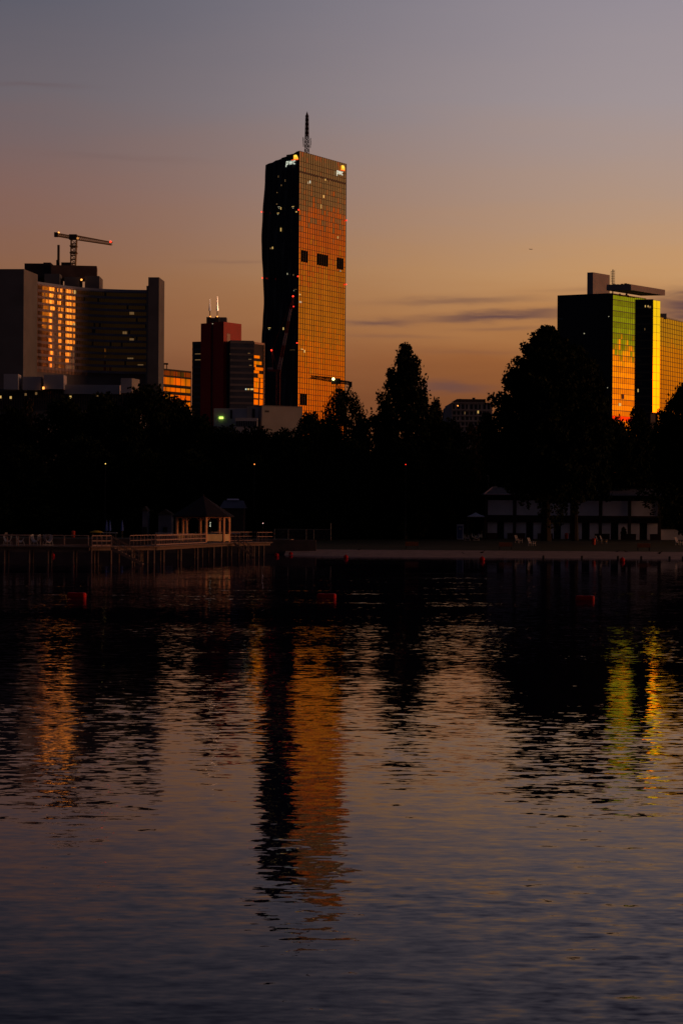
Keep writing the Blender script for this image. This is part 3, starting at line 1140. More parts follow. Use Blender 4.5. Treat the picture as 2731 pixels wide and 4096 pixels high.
# ---- right hand office tower
Ot = thing('green_glass_tower', (W(2450, 1500, 930).x, 930, G0), 'office tower with dark left face and green to orange mirror glass under a flat canopy', 'office tower')
OL = Fr(2450, 1172, 930, (-27.4, 12), flip=True)
OR = Fr(2450, 1172, 930, (.688, .725))
zO = OL.uz(2450, 1172)[1]
uOL = OL.u(2228, 1185)
uOR = OR.u(2582, 1190)
rr = random.Random(41)
b = MB()
panes(b, OL, linsp(0, uOL, 26), linsp(G0, zO, 32), .003, 0, rr)
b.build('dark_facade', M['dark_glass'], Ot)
b = MB()
zs = linsp(G0, zO - .4, 42)
us = linsp(0, uOR, 17)
panes(b, OR, us, zs, .0035, 0, rr, lambda i, j: j % 2)
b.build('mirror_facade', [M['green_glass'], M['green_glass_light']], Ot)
b = MB()
for u in us:
    OR.box(b, u - .08, u + .08, -.02, .05, G0, zO)
for k, z in enumerate(zs):
    OR.box(b, 0, uOR, -.02, .08, z - (.16 if k % 2 else .09), z + (.16 if k % 2 else .09))
b.build('mullion_grid', M['mullion'], Ot)
b = MB()
zA, zB = OR.uz(2450, 1681)[1], OR.uz(2450, 1663)[1]
OR.box(b, 0, uOR, .0, .12, zA, zB)
b.build('red_band', M['red_band'], Ot)
b = MB()
q0, q1 = OL.p(uOL - .05, -.15, 0), OR.p(uOR, -.15, 0)
bk = q1 + (q0 - OL.o)
pts = [OL.p(.2, -.2, 0), q1, bk, q0]
b.hexa([Vector((q.x, q.y, G0)) for q in pts] + [Vector((q.x, q.y, zO - .1)) for q in pts])
b.build('core', M['roof_dark'], Ot)
# block on the roof
b = MB()
KL = Fr(2370, 1090, 955, (-1, .42), flip=True)
KR = Fr(2370, 1090, 955, (.688, .725))
zK = KL.uz(2370, 1089)[1]
uk0, uk1 = KL.u(2347, 1090), KR.u(2437, 1098)
A, B, C_, D_ = KL.p(0, 0, 0), KR.p(uk1, 0, 0), KR.p(uk1, 0, 0) + (KL.p(uk0, 0, 0) - KL.o), KL.p(uk0, 0, 0)
b.hexa([Vector((q.x, q.y, zO - 2)) for q in (A, B, C_, D_)] + [Vector((q.x, q.y, zK)) for q in (A, B, C_, D_)])
b.build('roof_block', M['canopy'], Ot)
b = MB()   # flat canopy
NLf = Fr(2522, 1138, 925, (-1, .20), flip=True)
NRf = Fr(2522, 1138, 925, (.688, .725))
zN1 = NLf.uz(2522, 1137)[1]
zN0 = NLf.uz(2522, 1160)[1]
un0, un1 = NLf.u(2424, 1140), NRf.u(2658, 1170)
A, B = NLf.p(0, 0, 0), NRf.p(un1, 0, 0)
D_ = NLf.p(un0, 0, 0)
C_ = B + (D_ - A)
b.hexa([Vector((q.x, q.y, zN0)) for q in (A, B, C_, D_)] + [Vector((q.x, q.y, zN1)) for q in (A, B, C_, D_)])
b.build('canopy', M['canopy'], Ot)
b = MB()
for (x, y) in ((2440, 1139), (2455, 1137), (2468, 1138), (2486, 1136), (2500, 1134), (2510, 1136)):
    q = W(x, y, 935)
    b.box(q.x - .6, q.x + .6, 934, 936, zN1 - .1, max(zN1 + .3, q.z))
b.build('roof_plant', M['roof_dark'], Ot)
b = MB()
for (x, y) in ((2478, 1170), (2505, 1170)):
    q = W(x, y, 940)
    b.tube((q.x, 941, zO - 1), (q.x, 941, zN0 + .1), .5, .5, 8)
q = W(2490, 1168, 945)
b.box(q.x - 7.5, q.x + 3, 946, 952, zO - 1, zN0 + .05)  # dark box added to stand for the shaded gap under the canopy
b.build('canopy_support_and_shade_box', M['hoarding'], Ot)
b = MB()
q = W(2449, 1140, 948)
zt = W(2449, 1078, 948).z
b.tube((q.x, q.y, zO - 1), (q.x, q.y, zt), .32, .26, 6)
for dx in (-.9, .9):
    b.tube((q.x + dx, q.y, zt - 7.5 - dx), (q.x + dx, q.y, zt - .5 + .3 * dx), .10, .10, 4)
    for k in range(6):
        b.tube((q.x, q.y, zt - 7 + k * 1.2), (q.x + dx, q.y, zt - 7 + k * 1.2), .07, .07, 4)
b.build('antenna', M['steel_dark'], Ot)
for (px, py, w, h, k) in ((2433, 1266, 3, 3, 'pale'), (2335, 1334, 4, 4, 'pale'), (2428, 1551, 3, 3, 'pale'), (2240, 1276, 20, 8, 'dim')):
    lit(OL, px, py, w, h, mat('unlit dim window', (.05, .09, .10), .3, 0, .2) if w == 20 else E[k], Ot, .12)
b = MB()
u0, z0 = OR.uz(2484, 1596)
u1, z1 = OR.uz(2492, 1577)
b.hexa([OR.p(u0, .15, z0), OR.p(u1, .15, z0), OR.p(u1, .10, z0), OR.p(u0, .10, z0), OR.p(u0 + .2, .5, z1), OR.p(u1 - .1, .5, z1), OR.p(u1 - .1, .1, z1), OR.p(u0 + .2, .1, z1)])
b.build('open_window', M['wing'], Ot)
lit(OR, 2477, 1618, 9, 10, E['warm'], Ot, .12)
# slim slab in front
St = thing('slim_glass_slab_tower', (W(2611, 1500, 905).x, 905, G0), 'slim glass slab with bright yellow narrow face beside the green glass tower', 'tower')
SL = Fr(2611, 1203, 905, (-1, .22), flip=True)
SR = Fr(2611, 1203, 905, (.688, .725))
zS = SL.uz(2611, 1200)[1]
zS0 = SL.uz(2611, 1650)[1]
us0, us1 = SL.u(2538, 1203), SR.u(2638.5, 1204)
b = MB()
panes(b, SL, linsp(0, us0, 9), linsp(zS0, zS, 14), .004, 0, rr)
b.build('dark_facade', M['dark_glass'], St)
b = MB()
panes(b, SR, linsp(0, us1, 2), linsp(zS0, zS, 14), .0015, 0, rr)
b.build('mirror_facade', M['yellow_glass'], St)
b = MB()
for z in linsp(zS0, zS, 14):
    SR.box(b, 0, us1, -.02, .04, z - .07, z + .07)
    SL.box(b, 0, us0, -.02, .06, z - .4, z + .4)
SR.box(b, us1 / 2 - .06, us1 / 2 + .06, -.02, .04, zS0, zS)
b.build('mullion_grid', mat('grey glazing bar', (.06, .05, .035), .5, 0, .1), St)
b = MB()
A, B, D_ = SL.p(.1, -.15, 0), SR.p(us1, -.15, 0), SL.p(us0, -.15, 0)
C_ = B + (D_ - A)
b.hexa([Vector((q.x, q.y, zS0 - .3)) for q in (A, B, C_, D_)] + [Vector((q.x, q.y, zS - .05)) for q in (A, B, C_, D_)])
b.build('core', M['roof_dark'], St)
b = MB()
b.hexa([Vector((q.x, q.y, G0)) for q in (A.lerp(C_, .15), B.lerp(D_, .15), C_.lerp(A, .15), D_.lerp(B, .15))] + [Vector((q.x, q.y, zS0 - .3)) for q in (A.lerp(C_, .15), B.lerp(D_, .15), C_.lerp(A, .15), D_.lerp(B, .15))])
b.build('base', M['roof_dark'], St)
for (px, py, w, h, k) in ((2579, 1225, 4, 8, 'warm'), (2590, 1225, 4, 7, 'warm'), (2597, 1228, 9, 8, 'dim'), (2577, 1317, 2, 9, 'dim'), (2550, 1562, 4, 12, 'warm'), (2553, 1440, 14, 14, 'dim2'), (2556, 1505, 20, 14, 'dim2'), (2556, 1535, 20, 12, 'dim2'),
                          (2552, 1380, 16, 12, 'dim2'), (2558, 1345, 16, 10, 'dim2')):
    lit(SL, px, py, w, h, mat('unlit room behind glass', (.05, .04, .025), .3, 0, .3) if k == 'dim2' else E[k], St, .10)
# orange block at the right edge
Ob = thing('orange_glass_block', (W(2690, 1500, 960).x, 960, G0), 'orange mirror glass block at the right edge behind the slim slab', 'office block')
OF = Fr(2630, 1266, 955, (.545, .839))
wu = OF.u(2800, 1290)
zt = OF.uz(2638, 1268)[1]
b = MB()
us = linsp(0, wu, 24)
zs = linsp(G0, zt, 44)
panes(b, OF, us, zs, .002, 0, rr)
b.build('mirror_facade', mat('orange mirror glass', (.36, .29, .10), .06, 1.0, .12, .05), Ob)
b = MB()
for u in us:
    OF.box(b, u - .10, u + .10, -.02, .10, G0, zt)
for z in zs:
    OF.box(b, 0, wu, -.02, .08, z - .12, z + .12)
for u in linsp(0, wu, 60):
    OF.box(b, u - .05, u + .05, -.6, -.5, zt, zt + .9)
b.build('mullion_grid', M['mullion'], Ob)
b = MB()
OF.box(b, 0, wu, -14, -.1, G0, zt - .05)
b.build('core', M['roof_dark'], Ob)
b = MB()
A = W(2640, 1262, 962)
B = W(2664, 1254, 962)
b.box(A.x, B.x, 962, 965, zt - .5, B.z)
b.build('roof_box', M['beige'], Ob)

# ---- apartment block in the gap of the trees
Ap = thing('apartment_block', (W(1880, 1680, 520).x, 520, G0), 'grey apartment block with set-back roof between conical tree and big tree', 'apartment block')
fr = Fr(1806, 1612, 520, (1, .05))
wu = fr.u(1968, 1612)
z_ = lambda py: CAM_Z + ray(1806, py)[1] * 520
b = MB()
fr.box(b, 0, wu, -18, 0, G0, z_(1610))
bl = fr.p(0, 0, 0)
b.prism([(bl.x, bl.y + .02, G0), (bl.x, bl.y + .02, z_(1610)), (bl.x - 1.6, bl.y + 14, z_(1632) + .5), (bl.x - 1.7, bl.y + 16, G0)], (-.0, .0, .01))
b.hexa([(bl.x, bl.y + .02, G0), (bl.x, bl.y + 17, G0), (bl.x - 1.75, bl.y + 17, G0), (bl.x - 1.7, bl.y + 12, G0),
        (bl.x, bl.y + .02, z_(1610)), (bl.x, bl.y + 17, z_(1610)), (bl.x - 1.75, bl.y + 17, z_(1638)), (bl.x - 1.7, bl.y + 12, z_(1638))])
b.build('wall', M['render_grey'], Ap)
b = MB()
fr.box(b, 1.6, wu - 1.7, -12, -1.5, z_(1610), z_(1594))
fr.box(b, 2.4, 3.0, -8, -4, z_(1594), z_(1591))
b.build('roof_storey', M['roof_dark'], Ap)
b = MB()
u_ = fr.u(1903, 1590)
fr.box(b, u_ - .35, u_ + .35, -6, -5, z_(1594), z_(1585))
b.build('chimney', M['roof_dark'], Ap)
b = MB()
for r, (y0, y1) in enumerate(((1617, 1636), (1645, 1659), (1666, 1680), (1688, 1702), (1709, 1724))):
    for k in range(9):
        u0 = .35 + k * (wu - .5) / 9
        fr.box(b, u0, u0 + (wu - .5) / 9 * (.62 if (k + r) % 3 else .4), -.05, .03, z_(y1), z_(y0))
b.build('window', M['window_dark'], Ap)
b = MB()
for y in (1611, 1640, 1662, 1684, 1706):
    fr.box(b, -.1, wu + .1, -.05, .35, z_(y) - .12, z_(y) + .12)
b.build('balcony_slab', M['render_grey'], Ap)
b = MB()
for i in range(40):
    u0 = wu * i / 39
    b.tube(fr.p(u0, .2, z_(1611)), fr.p(u0, .2, z_(1605)), .03, .03, 4)
b.tube(fr.p(0, .2, z_(1605)), fr.p(wu, .2, z_(1605)), .04, .04, 4)
b.build('roof_railing', M['steel_dark'], Ap)
for (px, py, w, h, k) in ((1911, 1647, 5, 13, 'warm'), (1830, 1623, 4, 4, 'amber'), (1913, 1688, 3, 10, 'warm'), (1858, 1652, 3, 10, 'dim')):
    lit(fr, px, py, w, h, E[k], Ap, .08)


# ================================================================== CRANES
def lattice(mb, a, b_, w0, w1, n, r=.12):
    a, b_ = Vector(a), Vector(b_)
    d = (b_ - a).normalized()
    s = d.cross(Vector((0, 1, 0)))
    if s.length < .1:
        s = Vector((1, 0, 0))
    s.normalize()
    q = d.cross(s).normalized()
    C4 = [s + q, s - q, -s - q, -s + q]
    for c in C4:
        mb.tube(a + c * w0 / 2, b_ + c * w1 / 2, r * 1.5, r * 1.5, 4)
    for k in range(n):
        p0, p1 = a.lerp(b_, k / n), a.lerp(b_, (k + 1) / n)
        wa, wb = w0 + (w1 - w0) * k / n, w0 + (w1 - w0) * (k + 1) / n
        for i in range(4):
            c, e = C4[i], C4[(i + 1) % 4]
            mb.tube(p0 + c * wa / 2, p1 + e * wb / 2, r, r, 4)
            mb.tube(p0 + c * wa / 2, p0 + e * wa / 2, r, r, 4)


Y1 = 935
k1 = thing('tower_crane', (W(296, 1070, Y1).x, Y1, W(296, 1065, Y1).z), 'yellowish tower crane with level jib on the roof of the wide office tower', 'crane')
b = MB()
lattice(b, W(293, 1085, Y1), W(297, 960, Y1), 2.3, 2.7, 8, .16)
for y in (1012, 985):
    q = W(296, y, Y1)
    b.box(q.x - 1.8, q.x + 1.8, Y1 - 1.8, Y1 + 1.8, q.z - .3, q.z + .3)
b.build('mast', M['crane_yellow'], k1)
b = MB()
lattice(b, W(308, 951, Y1), W(449, 975, Y1 + 8), 1.9, 1.3, 18, .13)
b.build('jib', M['crane_yellow'], k1)
b = MB()
lattice(b, W(290, 950, Y1), W(224, 938, Y1 - 4), 1.3, 1.3, 8, .16)
b.build('counter_jib', M['crane_yellow'], k1)
b = MB()
q = W(226, 938, Y1 - 4)
b.box(q.x - .9, q.x + .9, q.y - 1, q.y + 1, q.z - 1.2, q.z + 1.0)
b.build('counterweight', M['steel_dark'], k1)
b = MB()
q = W(295, 950, Y1)
b.box(q.x - 2.0, q.x + 1.8, Y1 - 1.6, Y1 + 1.6, q.z - 1.1, q.z + 1.4)
b.build('slewing_cab', M['steel_dark'], k1)
for (x, y) in ((236, 931), (443, 967)):
    lamp_ball('warning_light', W(x, y, Y1 - 3), .5, E['amber'] if x == 236 else E['red'], k1)
lamp_ball('work_light', W(312, 953, Y1 - 3), .6, emit('dull orange lamp', (1, .4, .1), .5), k1)

Y2 = 1000
k2 = thing('luffing_crane', (W(1112, 1620, Y2).x, Y2, G0), 'red and white luffing crane with raised boom before the dark skyscraper face', 'crane')
b = MB()
lattice(b, (W(1110, 1640, Y2).x, Y2, G0), W(1113, 1483, Y2), 1.9, 1.9, 28, .14)
b.build('mast', M['crane_red'], k2)
b = MB()
A, B = W(1116, 1478, Y2), W(1172, 1188, Y2 + 6)
for i in range(6):
    b.cur = i % 2
    lattice(b, A.lerp(B, i / 6), A.lerp(B, (i + 1) / 6), 1.6 - .15 * i, 1.6 - .15 * (i + 1), 4, .13)
b.build('boom', [M['crane_white'], M['crane_red']], k2)
b = MB()
q0, q1 = W(1070, 1483, Y2), W(1124, 1479, Y2)
b.box(q0.x, q1.x, Y2 - 1.2, Y2 + 1.2, q0.z - .5, q0.z + .6)
b.build('machine_deck', M['crane_red'], k2)
b = MB()
q0 = W(1072, 1478, Y2)
b.box(q0.x - .4, q0.x + 2.6, Y2 - 1.1, Y2 + 1.1, q0.z - .4, q0.z + 1.0)
b.build('counterweight', M['crane_white'], k2)
b = MB()
b.tube(W(1092, 1478, Y2), W(1087, 1402, Y2), .18, .18, 5)
b.tube(W(1112, 1478, Y2), W(1087, 1402, Y2), .10, .10, 4)
b.tube(W(1087, 1402, Y2), B, .05, .05, 4)
b.build('a_frame', M['crane_red'], k2)
for (x, y) in ((1172, 1185), (1086, 1401)):
    lamp_ball('warning_light', W(x, y, Y2 - 1), .45, E['red'], k2)
b = MB()
b.tube(W(1172, 1188, Y2 + 6), W(1174, 1226, Y2 + 6), .04, .04, 4)
q = W(1174, 1226, Y2 + 6)
b.box(q.x - .4, q.x + .4, q.y - .3, q.y + .3, q.z - .9, q.z)
b.build('hook_block', M['crane_red'], k2)
lamp_ball('warning_light', W(1174, 1226, Y2 + 5), .38, emit('dim red lamp', (1, .03, .02), 1.5), k2)

Y3 = 700
k3 = thing('dark_tower_crane', (W(1352, 1640, Y3).x, Y3, G0), 'dark tower crane with bright yellow floodlight above the round tree', 'crane')
b = MB()
lattice(b, (W(1352, 1700, Y3).x, Y3, G0), W(1354, 1535, Y3), 1.5, 1.5, 22, .10)
q = W(1353, 1562, Y3)
b.box(q.x - 1.3, q.x + 1.3, Y3 - 1.2, Y3 + 1.2, q.z - .3, q.z + .4)
b.build('mast', M['steel_dark'], k3)
b = MB()
lattice(b, W(1340, 1521, Y3), W(1244, 1508, Y3 + 6), 1.5, .9, 14, .09)
b.build('jib', mat('brown crane paint', (.06, .035, .02), .6, 0, .2), k3)
b = MB()
lattice(b, W(1360, 1527, Y3), W(1400, 1533, Y3 - 4), 1.0, 1.0, 6, .10)
b.build('counter_jib', M['steel_dark'], k3)
b = MB()
q = W(1401, 1537, Y3 - 4)
b.box(q.x - .6, q.x + .6, q.y - 1, q.y + 1, q.z - 1.0, q.z + .9)
b.build('counterweight', M['steel_dark'], k3)
b = MB()
q = W(1347, 1524, Y3)
b.box(q.x - 2.0, q.x + 1.4, Y3 - 1.2, Y3 + 1.2, q.z - 1.1, q.z + .9)
b.build('slewing_cab', M['steel_dark'], k3)
lamp_ball('floodlight', W(1333, 1516, Y3 - 2.5), .55, E['floodlight'], k3)

# airliner far away
Ya = 12000
pl = thing('airliner', W(2122, 997, Ya), 'tiny distant airliner in the sky above the right hand tower', 'airplane')
b = MB()
q = W(2122, 997, Ya)
L_ = 11
for (x0, r0, x1, r1) in ((-L_, .5, -L_ + 5, 1.7), (-L_ + 5, 1.7, L_ - 4, 1.8), (L_ - 4, 1.8, L_, .6)):
    b.tube((q.x + x0, q.y, q.z), (q.x + x1, q.y, q.z), r0, r1, 8)
b.build('fuselage', M['aircraft'], pl)
b = MB()
for s_ in (-1, 1):
    b.hexa([(q.x + 2, q.y, q.z - .6), (q.x - 3, q.y, q.z - .6), (q.x - 6, q.y + s_ * 11, q.z + .4), (q.x - 4, q.y + s_ * 11, q.z + .4),
            (q.x + 2, q.y, q.z - .2), (q.x - 3, q.y, q.z - .2), (q.x - 6, q.y + s_ * 11, q.z + .6), (q.x - 4, q.y + s_ * 11, q.z + .6)])
b.build('wing', M['aircraft'], pl)
b = MB()
b.prism([(q.x - L_ + 1, q.y - .2, q.z + 1), (q.x - L_ + 5, q.y - .2, q.z + 1.2), (q.x - L_ - .5, q.y - .2, q.z + 5), (q.x - L_ - 1.5, q.y - .2, q.z + 5)], (0, .4, 0))
b.build('tail_fin', M['aircraft'], pl)


# ================================================================== TREES
def leaf_mesh(name, cen, size, mats, rng):
    n = len(cen)
    a = rng.normal(size=(n, 3))
    a /= np.linalg.norm(a, axis=1)[:, None]
    c_ = rng.normal(size=(n, 3))
    bv = np.cross(a, c_)
    bv /= np.linalg.norm(bv, axis=1)[:, None]
    s = size[:, None]
    k = rng.uniform(.45, .8, size=(n, 1))
    v = np.stack([cen - a * s, cen + bv * s * k, cen + a * s * .9, cen - bv * s * k], axis=1).reshape(-1, 3)
    me = bpy.data.meshes.new(name)
    me.vertices.add(4 * n)
    me.vertices.foreach_set('co', v.astype(np.float32).ravel())
    me.loops.add(4 * n)
    me.loops.foreach_set('vertex_index', np.arange(4 * n, dtype=np.int32))
    me.polygons.add(n)
    me.polygons.foreach_set('loop_start', np.arange(0, 4 * n, 4, dtype=np.int32))
    me.polygons.foreach_set('loop_total', np.full(n, 4, dtype=np.int32))
    for m in mats:
        me.materials.append(m)
    me.polygons.foreach_set('material_index', rng.integers(0, len(mats), n).astype(np.int32))
    me.update(calc_edges=True)
    return me


def make_tree(seed, H, R, base, top_pow, nbr, per, leaf, pitch0, pitch1, mats, spread=.085, droop=0.0, core=.35, cone=False):
    """crown from leafy branches, returns (trunk mesh, crown mesh); origin at the foot"""
    rng = np.random.default_rng(seed)
    cs, ss = [], []
    tb = MB()
    tb.tube((0, 0, 0), (0, 0, H * .12), R * .085, R * .065, 8)
    tb.tube((0, 0, H * .12), (.02 * R, 0, H * .55), R * .065, R * .035, 8)
    tb.tube((.02 * R, 0, H * .55), (0, 0, H * .93), R * .035, R * .008, 6)
    for i in range(nbr):
        h = base + (1 - base) * (i + rng.uniform(0, 1)) / nbr
        hh = (h - base) / (1 - base)
        st, pa, pb = top_pow
        e_ = max(0.0, (hh - st) / (1 - st))
        prof = (1 - e_ ** pa) ** pb * min(1.0, .78 + hh * .8)
        r = R * max(.05, prof) * rng.uniform(.74, 1.08)
        az_ = i * 2.39996 + rng.normal(0, .35)
        pit = math.radians(pitch0 + (pitch1 - pitch0) * hh + rng.normal() * 7)
        z1 = H * h
        rise = r * math.tan(pit)
        z0 = max(H * base * .6, z1 - rise * min(1.0, .35 + .65 * (1 - hh)) if not cone else z1 - rise)
        if pit < 0:
            z0 = z1
            z1 = z0 + rise
        A_ = np.array([0, 0, z0])
        B_ = np.array([r * math.cos(az_), r * math.sin(az_), z1])
        if i % 2 == 0:
            tb.tube(A_, A_ + (B_ - A_) * .8, R * .02 * (1.2 - hh), R * .005, 5, False)
        m = int(per * (.5 + .8 * prof))
        tt = rng.uniform(core, 1.0, m) ** .8
        cl = np.floor(tt * 7) / 7 + rng.normal(0, .03, m)
        pos = A_[None] + (B_ - A_)[None] * cl[:, None]
        sg = R * spread * (1.25 - .45 * tt)
        off = np.clip(rng.normal(size=(m, 3)), -1.7, 1.7) * sg[:, None]
        off[:, 2] *= .8
        pos = pos + off
        if droop:
            pos[:, 2] -= droop * np.maximum(0, cl - .5) ** 2 * R * rng.uniform(.2, 1.6)
        cs.append(pos)
        ss.append(np.full(m, leaf) * rng.uniform(.55, 1.25, m))
    cs, ss = np.concatenate(cs), np.concatenate(ss)
    me_t = bpy.data.meshes.new('trunk')
    me_t.from_pydata(tb.v, [], tb.f)
    me_t.materials.append(M['bark'])
    return me_t, leaf_mesh('crown', cs, ss, mats, rng)


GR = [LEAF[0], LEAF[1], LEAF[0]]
KIND = {
    'broad_a': make_tree(1, 16, 6.2, .10, (.3, 2.2, .5), 100, 130, .30, 8, 45, GR, .10),
    'broad_b': make_tree(2, 16, 6.8, .10, (.35, 2.4, .45), 105, 130, .30, 5, 40, GR, .10),
    'broad_c': make_tree(3, 16, 5.6, .10, (.3, 1.9, .6), 100, 120, .28, 15, 50, GR, .10),
    'round': make_tree(4, 16, 7.0, .12, (.30, 3.0, .4), 110, 140, .26, 12, 45, GR, .085),
    'cone': make_tree(5, 24, 6.6, .10, (.44, 2.0, .80), 130, 320, .26, 34, 70, GR, .070, 0, .35, True),
    'big_a': make_tree(6, 26, 9.0, .25, (.30, 2.1, .72), 180, 300, .32, 6, 58, GR, .066, .10),
    'big_b': make_tree(7, 26, 9.0, .25, (.36, 2.4, .6), 150, 200, .33, 4, 50, GR, .075, .10),
    'sparse': make_tree(8, 14, 5.0, .2, (.3, 2.0, .6), 46, 60, .26, 20, 60, [LEAF[2], LEAF[0]]),
    'bush': make_tree(9, 6, 4.0, .03, (.3, 2.2, .5), 50, 110, .26, 10, 45, GR, .12),
    'autumn': make_tree(10, 12, 4.6, .08, (.3, 2.0, .6), 66, 100, .26, 15, 50, [LEAF[2], LEAF[2], LEAF[1]], .10),
}
DIM = {'broad_a': (16, 6.2), 'broad_b': (16, 6.8), 'broad_c': (16, 5.6), 'round': (16, 7), 'cone': (24, 6.6), 'big_a': (26, 9), 'big_b': (26, 9), 'sparse': (14, 5), 'bush': (6, 4), 'autumn': (12, 4.6)}


def plant(kind, px, ptop, Y, wpx, label, cat='tree', group=None, name=None, rz=None, foot=None):
    H, R = DIM[kind]
    h = W(px, ptop, Y).z - (foot if foot is not None else G0)
    sz = h / H
    sxy = (wpx / FOC * Y / 2) / R
    x = W(px, (ptop + 2075) / 2, Y).x
    o = thing(name or ('bush' if kind == 'bush' else 'tree'), (x, Y, (foot if foot is not None else G0) - .05), label, cat, group, random.uniform(0, 6.28) if rz is None else rz)
    o.scale = (sxy, sxy, sz)
    tm, cm = KIND[kind]
    for n_, me in (('trunk', tm), ('crown', cm)):
        c_ = bpy.data.objects.new(n_, me)
        COL.objects.link(c_)
        c_.parent = o
    return o


TG = 'dark park trees along the far shore'
TREES = [
    ('broad_b', 40, 1640, 330, 300, 'leafy tree at the left picture edge below the office podium'),
    ('sparse', 112, 1592, 345, 150, 'thin brownish tree with podium lights showing through its gaps'),
    ('broad_a', 250, 1606, 340, 330, 'dark tree in front of the podium below the office tower windows'),
    ('broad_c', 410, 1585, 335, 330, 'dark dense tree below the right end of the wide office tower'),
    ('broad_b', 590, 1560, 325, 380, 'highest of the dark trees left of the red tower'),
    ('broad_a', 705, 1604, 330, 320, 'dark tree below the amber windowed block left of the red tower'),
    ('broad_c', 800, 1672, 325, 280, 'low dark tree at the foot of the red tower'),
    ('round', 905, 1712, 310, 300, 'flat topped dark tree right below the green lit sign'),
    ('broad_b', 1020, 1722, 305, 320, 'low dark tree below the grey hall, left of the beige block'),
    ('broad_a', 1135, 1728, 300, 280, 'low dark tree in front of the beige windowless block'),
    ('broad_c', 1238, 1662, 315, 270, 'dark tree below the lower right corner of the skyscraper'),
    ('broad_b', 1305, 1696, 318, 230, 'low dark tree filling the gap left of the round topped tree'),
    ('round', 1375, 1566, 320, 235, 'round topped tree below the dark tower crane'),
    ('broad_b', 1500, 1676, 315, 330, 'low dark tree between round topped tree and conical tree'),
    ('cone', 1622, 1378, 300, 315, 'tall conical tree with upswept branches standing free against the sky'),
    ('broad_c', 1742, 1606, 310, 120, 'small pointed tree right beside the tall conical tree'),
    ('broad_a', 1790, 1690, 300, 240, 'low dark tree in front of the apartment block, left part'),
    ('autumn', 1880, 1705, 292, 150, 'brownish autumn tree in front of the apartment block'),
    ('broad_c', 1945, 1668, 300, 190, 'dark tree at the right corner of the apartment block'),
    ('big_a', 2185, 1322, 262, 530, 'biggest tree, ragged tall crown standing left of the green glass tower'),
    ('big_b', 2300, 1400, 268, 360, 'big dark tree directly in front of the dark tower face'),
    ('broad_a', 2465, 1688, 290, 220, 'low tree in front of the orange foot of the green glass tower'),
    ('broad_c', 2545, 1640, 292, 190, 'low tree below the slim glass slab tower'),
    ('big_b', 2745, 1540, 275, 320, 'wide dark tree in front of the orange block at right edge'),
    ('broad_b', 2770, 1600, 280, 230, 'dark tree cut by the right picture edge'),
]
for k_, px, pt, Y, w, lab in TREES:
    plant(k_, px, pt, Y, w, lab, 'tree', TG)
# nearer, lower row that closes the view under the crowns
for i, (px, pt, Y, w, lab) in enumerate([
        (90, 1790, 285, 330, 'lower dark tree behind the left end of the pier'), (330, 1760, 290, 360, 'lower dark tree behind the empty part of the pier'),
        (560, 1800, 287, 300, 'lower dark tree left of the pavilion roof'), (770, 1810, 288, 300, 'lower dark tree straight behind the pavilion roof'),
        (1000, 1830, 286, 280, 'lower dark tree right of the pavilion roof'), (1200, 1800, 284, 300, 'lower dark tree behind the mesh fence'),
        (1410, 1770, 282, 300, 'lower dark tree behind the left end of the beach'), (1620, 1780, 280, 300, 'lower dark tree at the foot of the tall conical tree'),
        (1800, 1800, 283, 240, 'lower dark tree left of the white bathing cabins'), (2090, 1700, 300, 330, 'dark tree behind the left end of the cabin roof'),
        (2420, 1720, 302, 300, 'dark tree behind the middle of the cabin roof'), (2620, 1700, 300, 300, 'dark tree behind the right end of the cabin roof')]):
    plant(('broad_a', 'broad_b', 'round')[i % 3], px, pt, Y, w, lab, 'tree', TG)
for i, (px, pt, Y, w, lab) in enumerate([
        (-20, 2040, 272, 260, 'low bush behind the first sling chairs of the pier'), (180, 2035, 274, 280, 'low bush behind the twin sign on the pier'),
        (350, 2040, 275, 260, 'low bush behind the closed part of the pier railing'), (560, 2040, 276, 260, 'low bush behind the blue folded parasols'),
        (1120, 2045, 274, 240, 'low bush behind the left half of the mesh fence'), (1270, 2050, 276, 240, 'low bush behind the right half of the mesh fence'),
        (1430, 2060, 282, 260, 'low bush behind the left part of the lawn'), (1600, 2062, 283, 260, 'low bush at the foot of the conical tree'),
        (1760, 2060, 285, 240, 'low bush left of the blue toilet cabin')]):
    plant('bush', px, pt, Y, w, lab, 'bush', 'low bushes under the park trees')
# wood further back that reads as one mass
rng = np.random.default_rng(77)
n = 46000
yy = rng.uniform(395, 430, n)
ximg = rng.uniform(-1300, 4000, n)
xx = (ximg - CX) / FOC * yy
hh = 10.5 + 2.2 * np.sin(xx * .23) + 1.6 * np.sin(xx * .61 + 1) + 1.0 * np.sin(xx * 1.3)
zz_ = G0 + hh * rng.uniform(0, 1, n) ** .8
me = leaf_mesh('woods', np.stack([xx, yy, zz_], 1), rng.uniform(.5, 1.0, n), GR, rng)
o = bpy.data.objects.new('woods', me)
COL.objects.link(o)
tag(o, kind='stuff')
# hanging twigs of the big tree before the cabins, part of that tree
big = [o_ for o_ in COL.objects if o_.get('label', '').startswith('biggest tree')][0]
big2 = [o_ for o_ in COL.objects if o_.get('label', '').startswith('big dark tree directly')][0]
rng = np.random.default_rng(5)


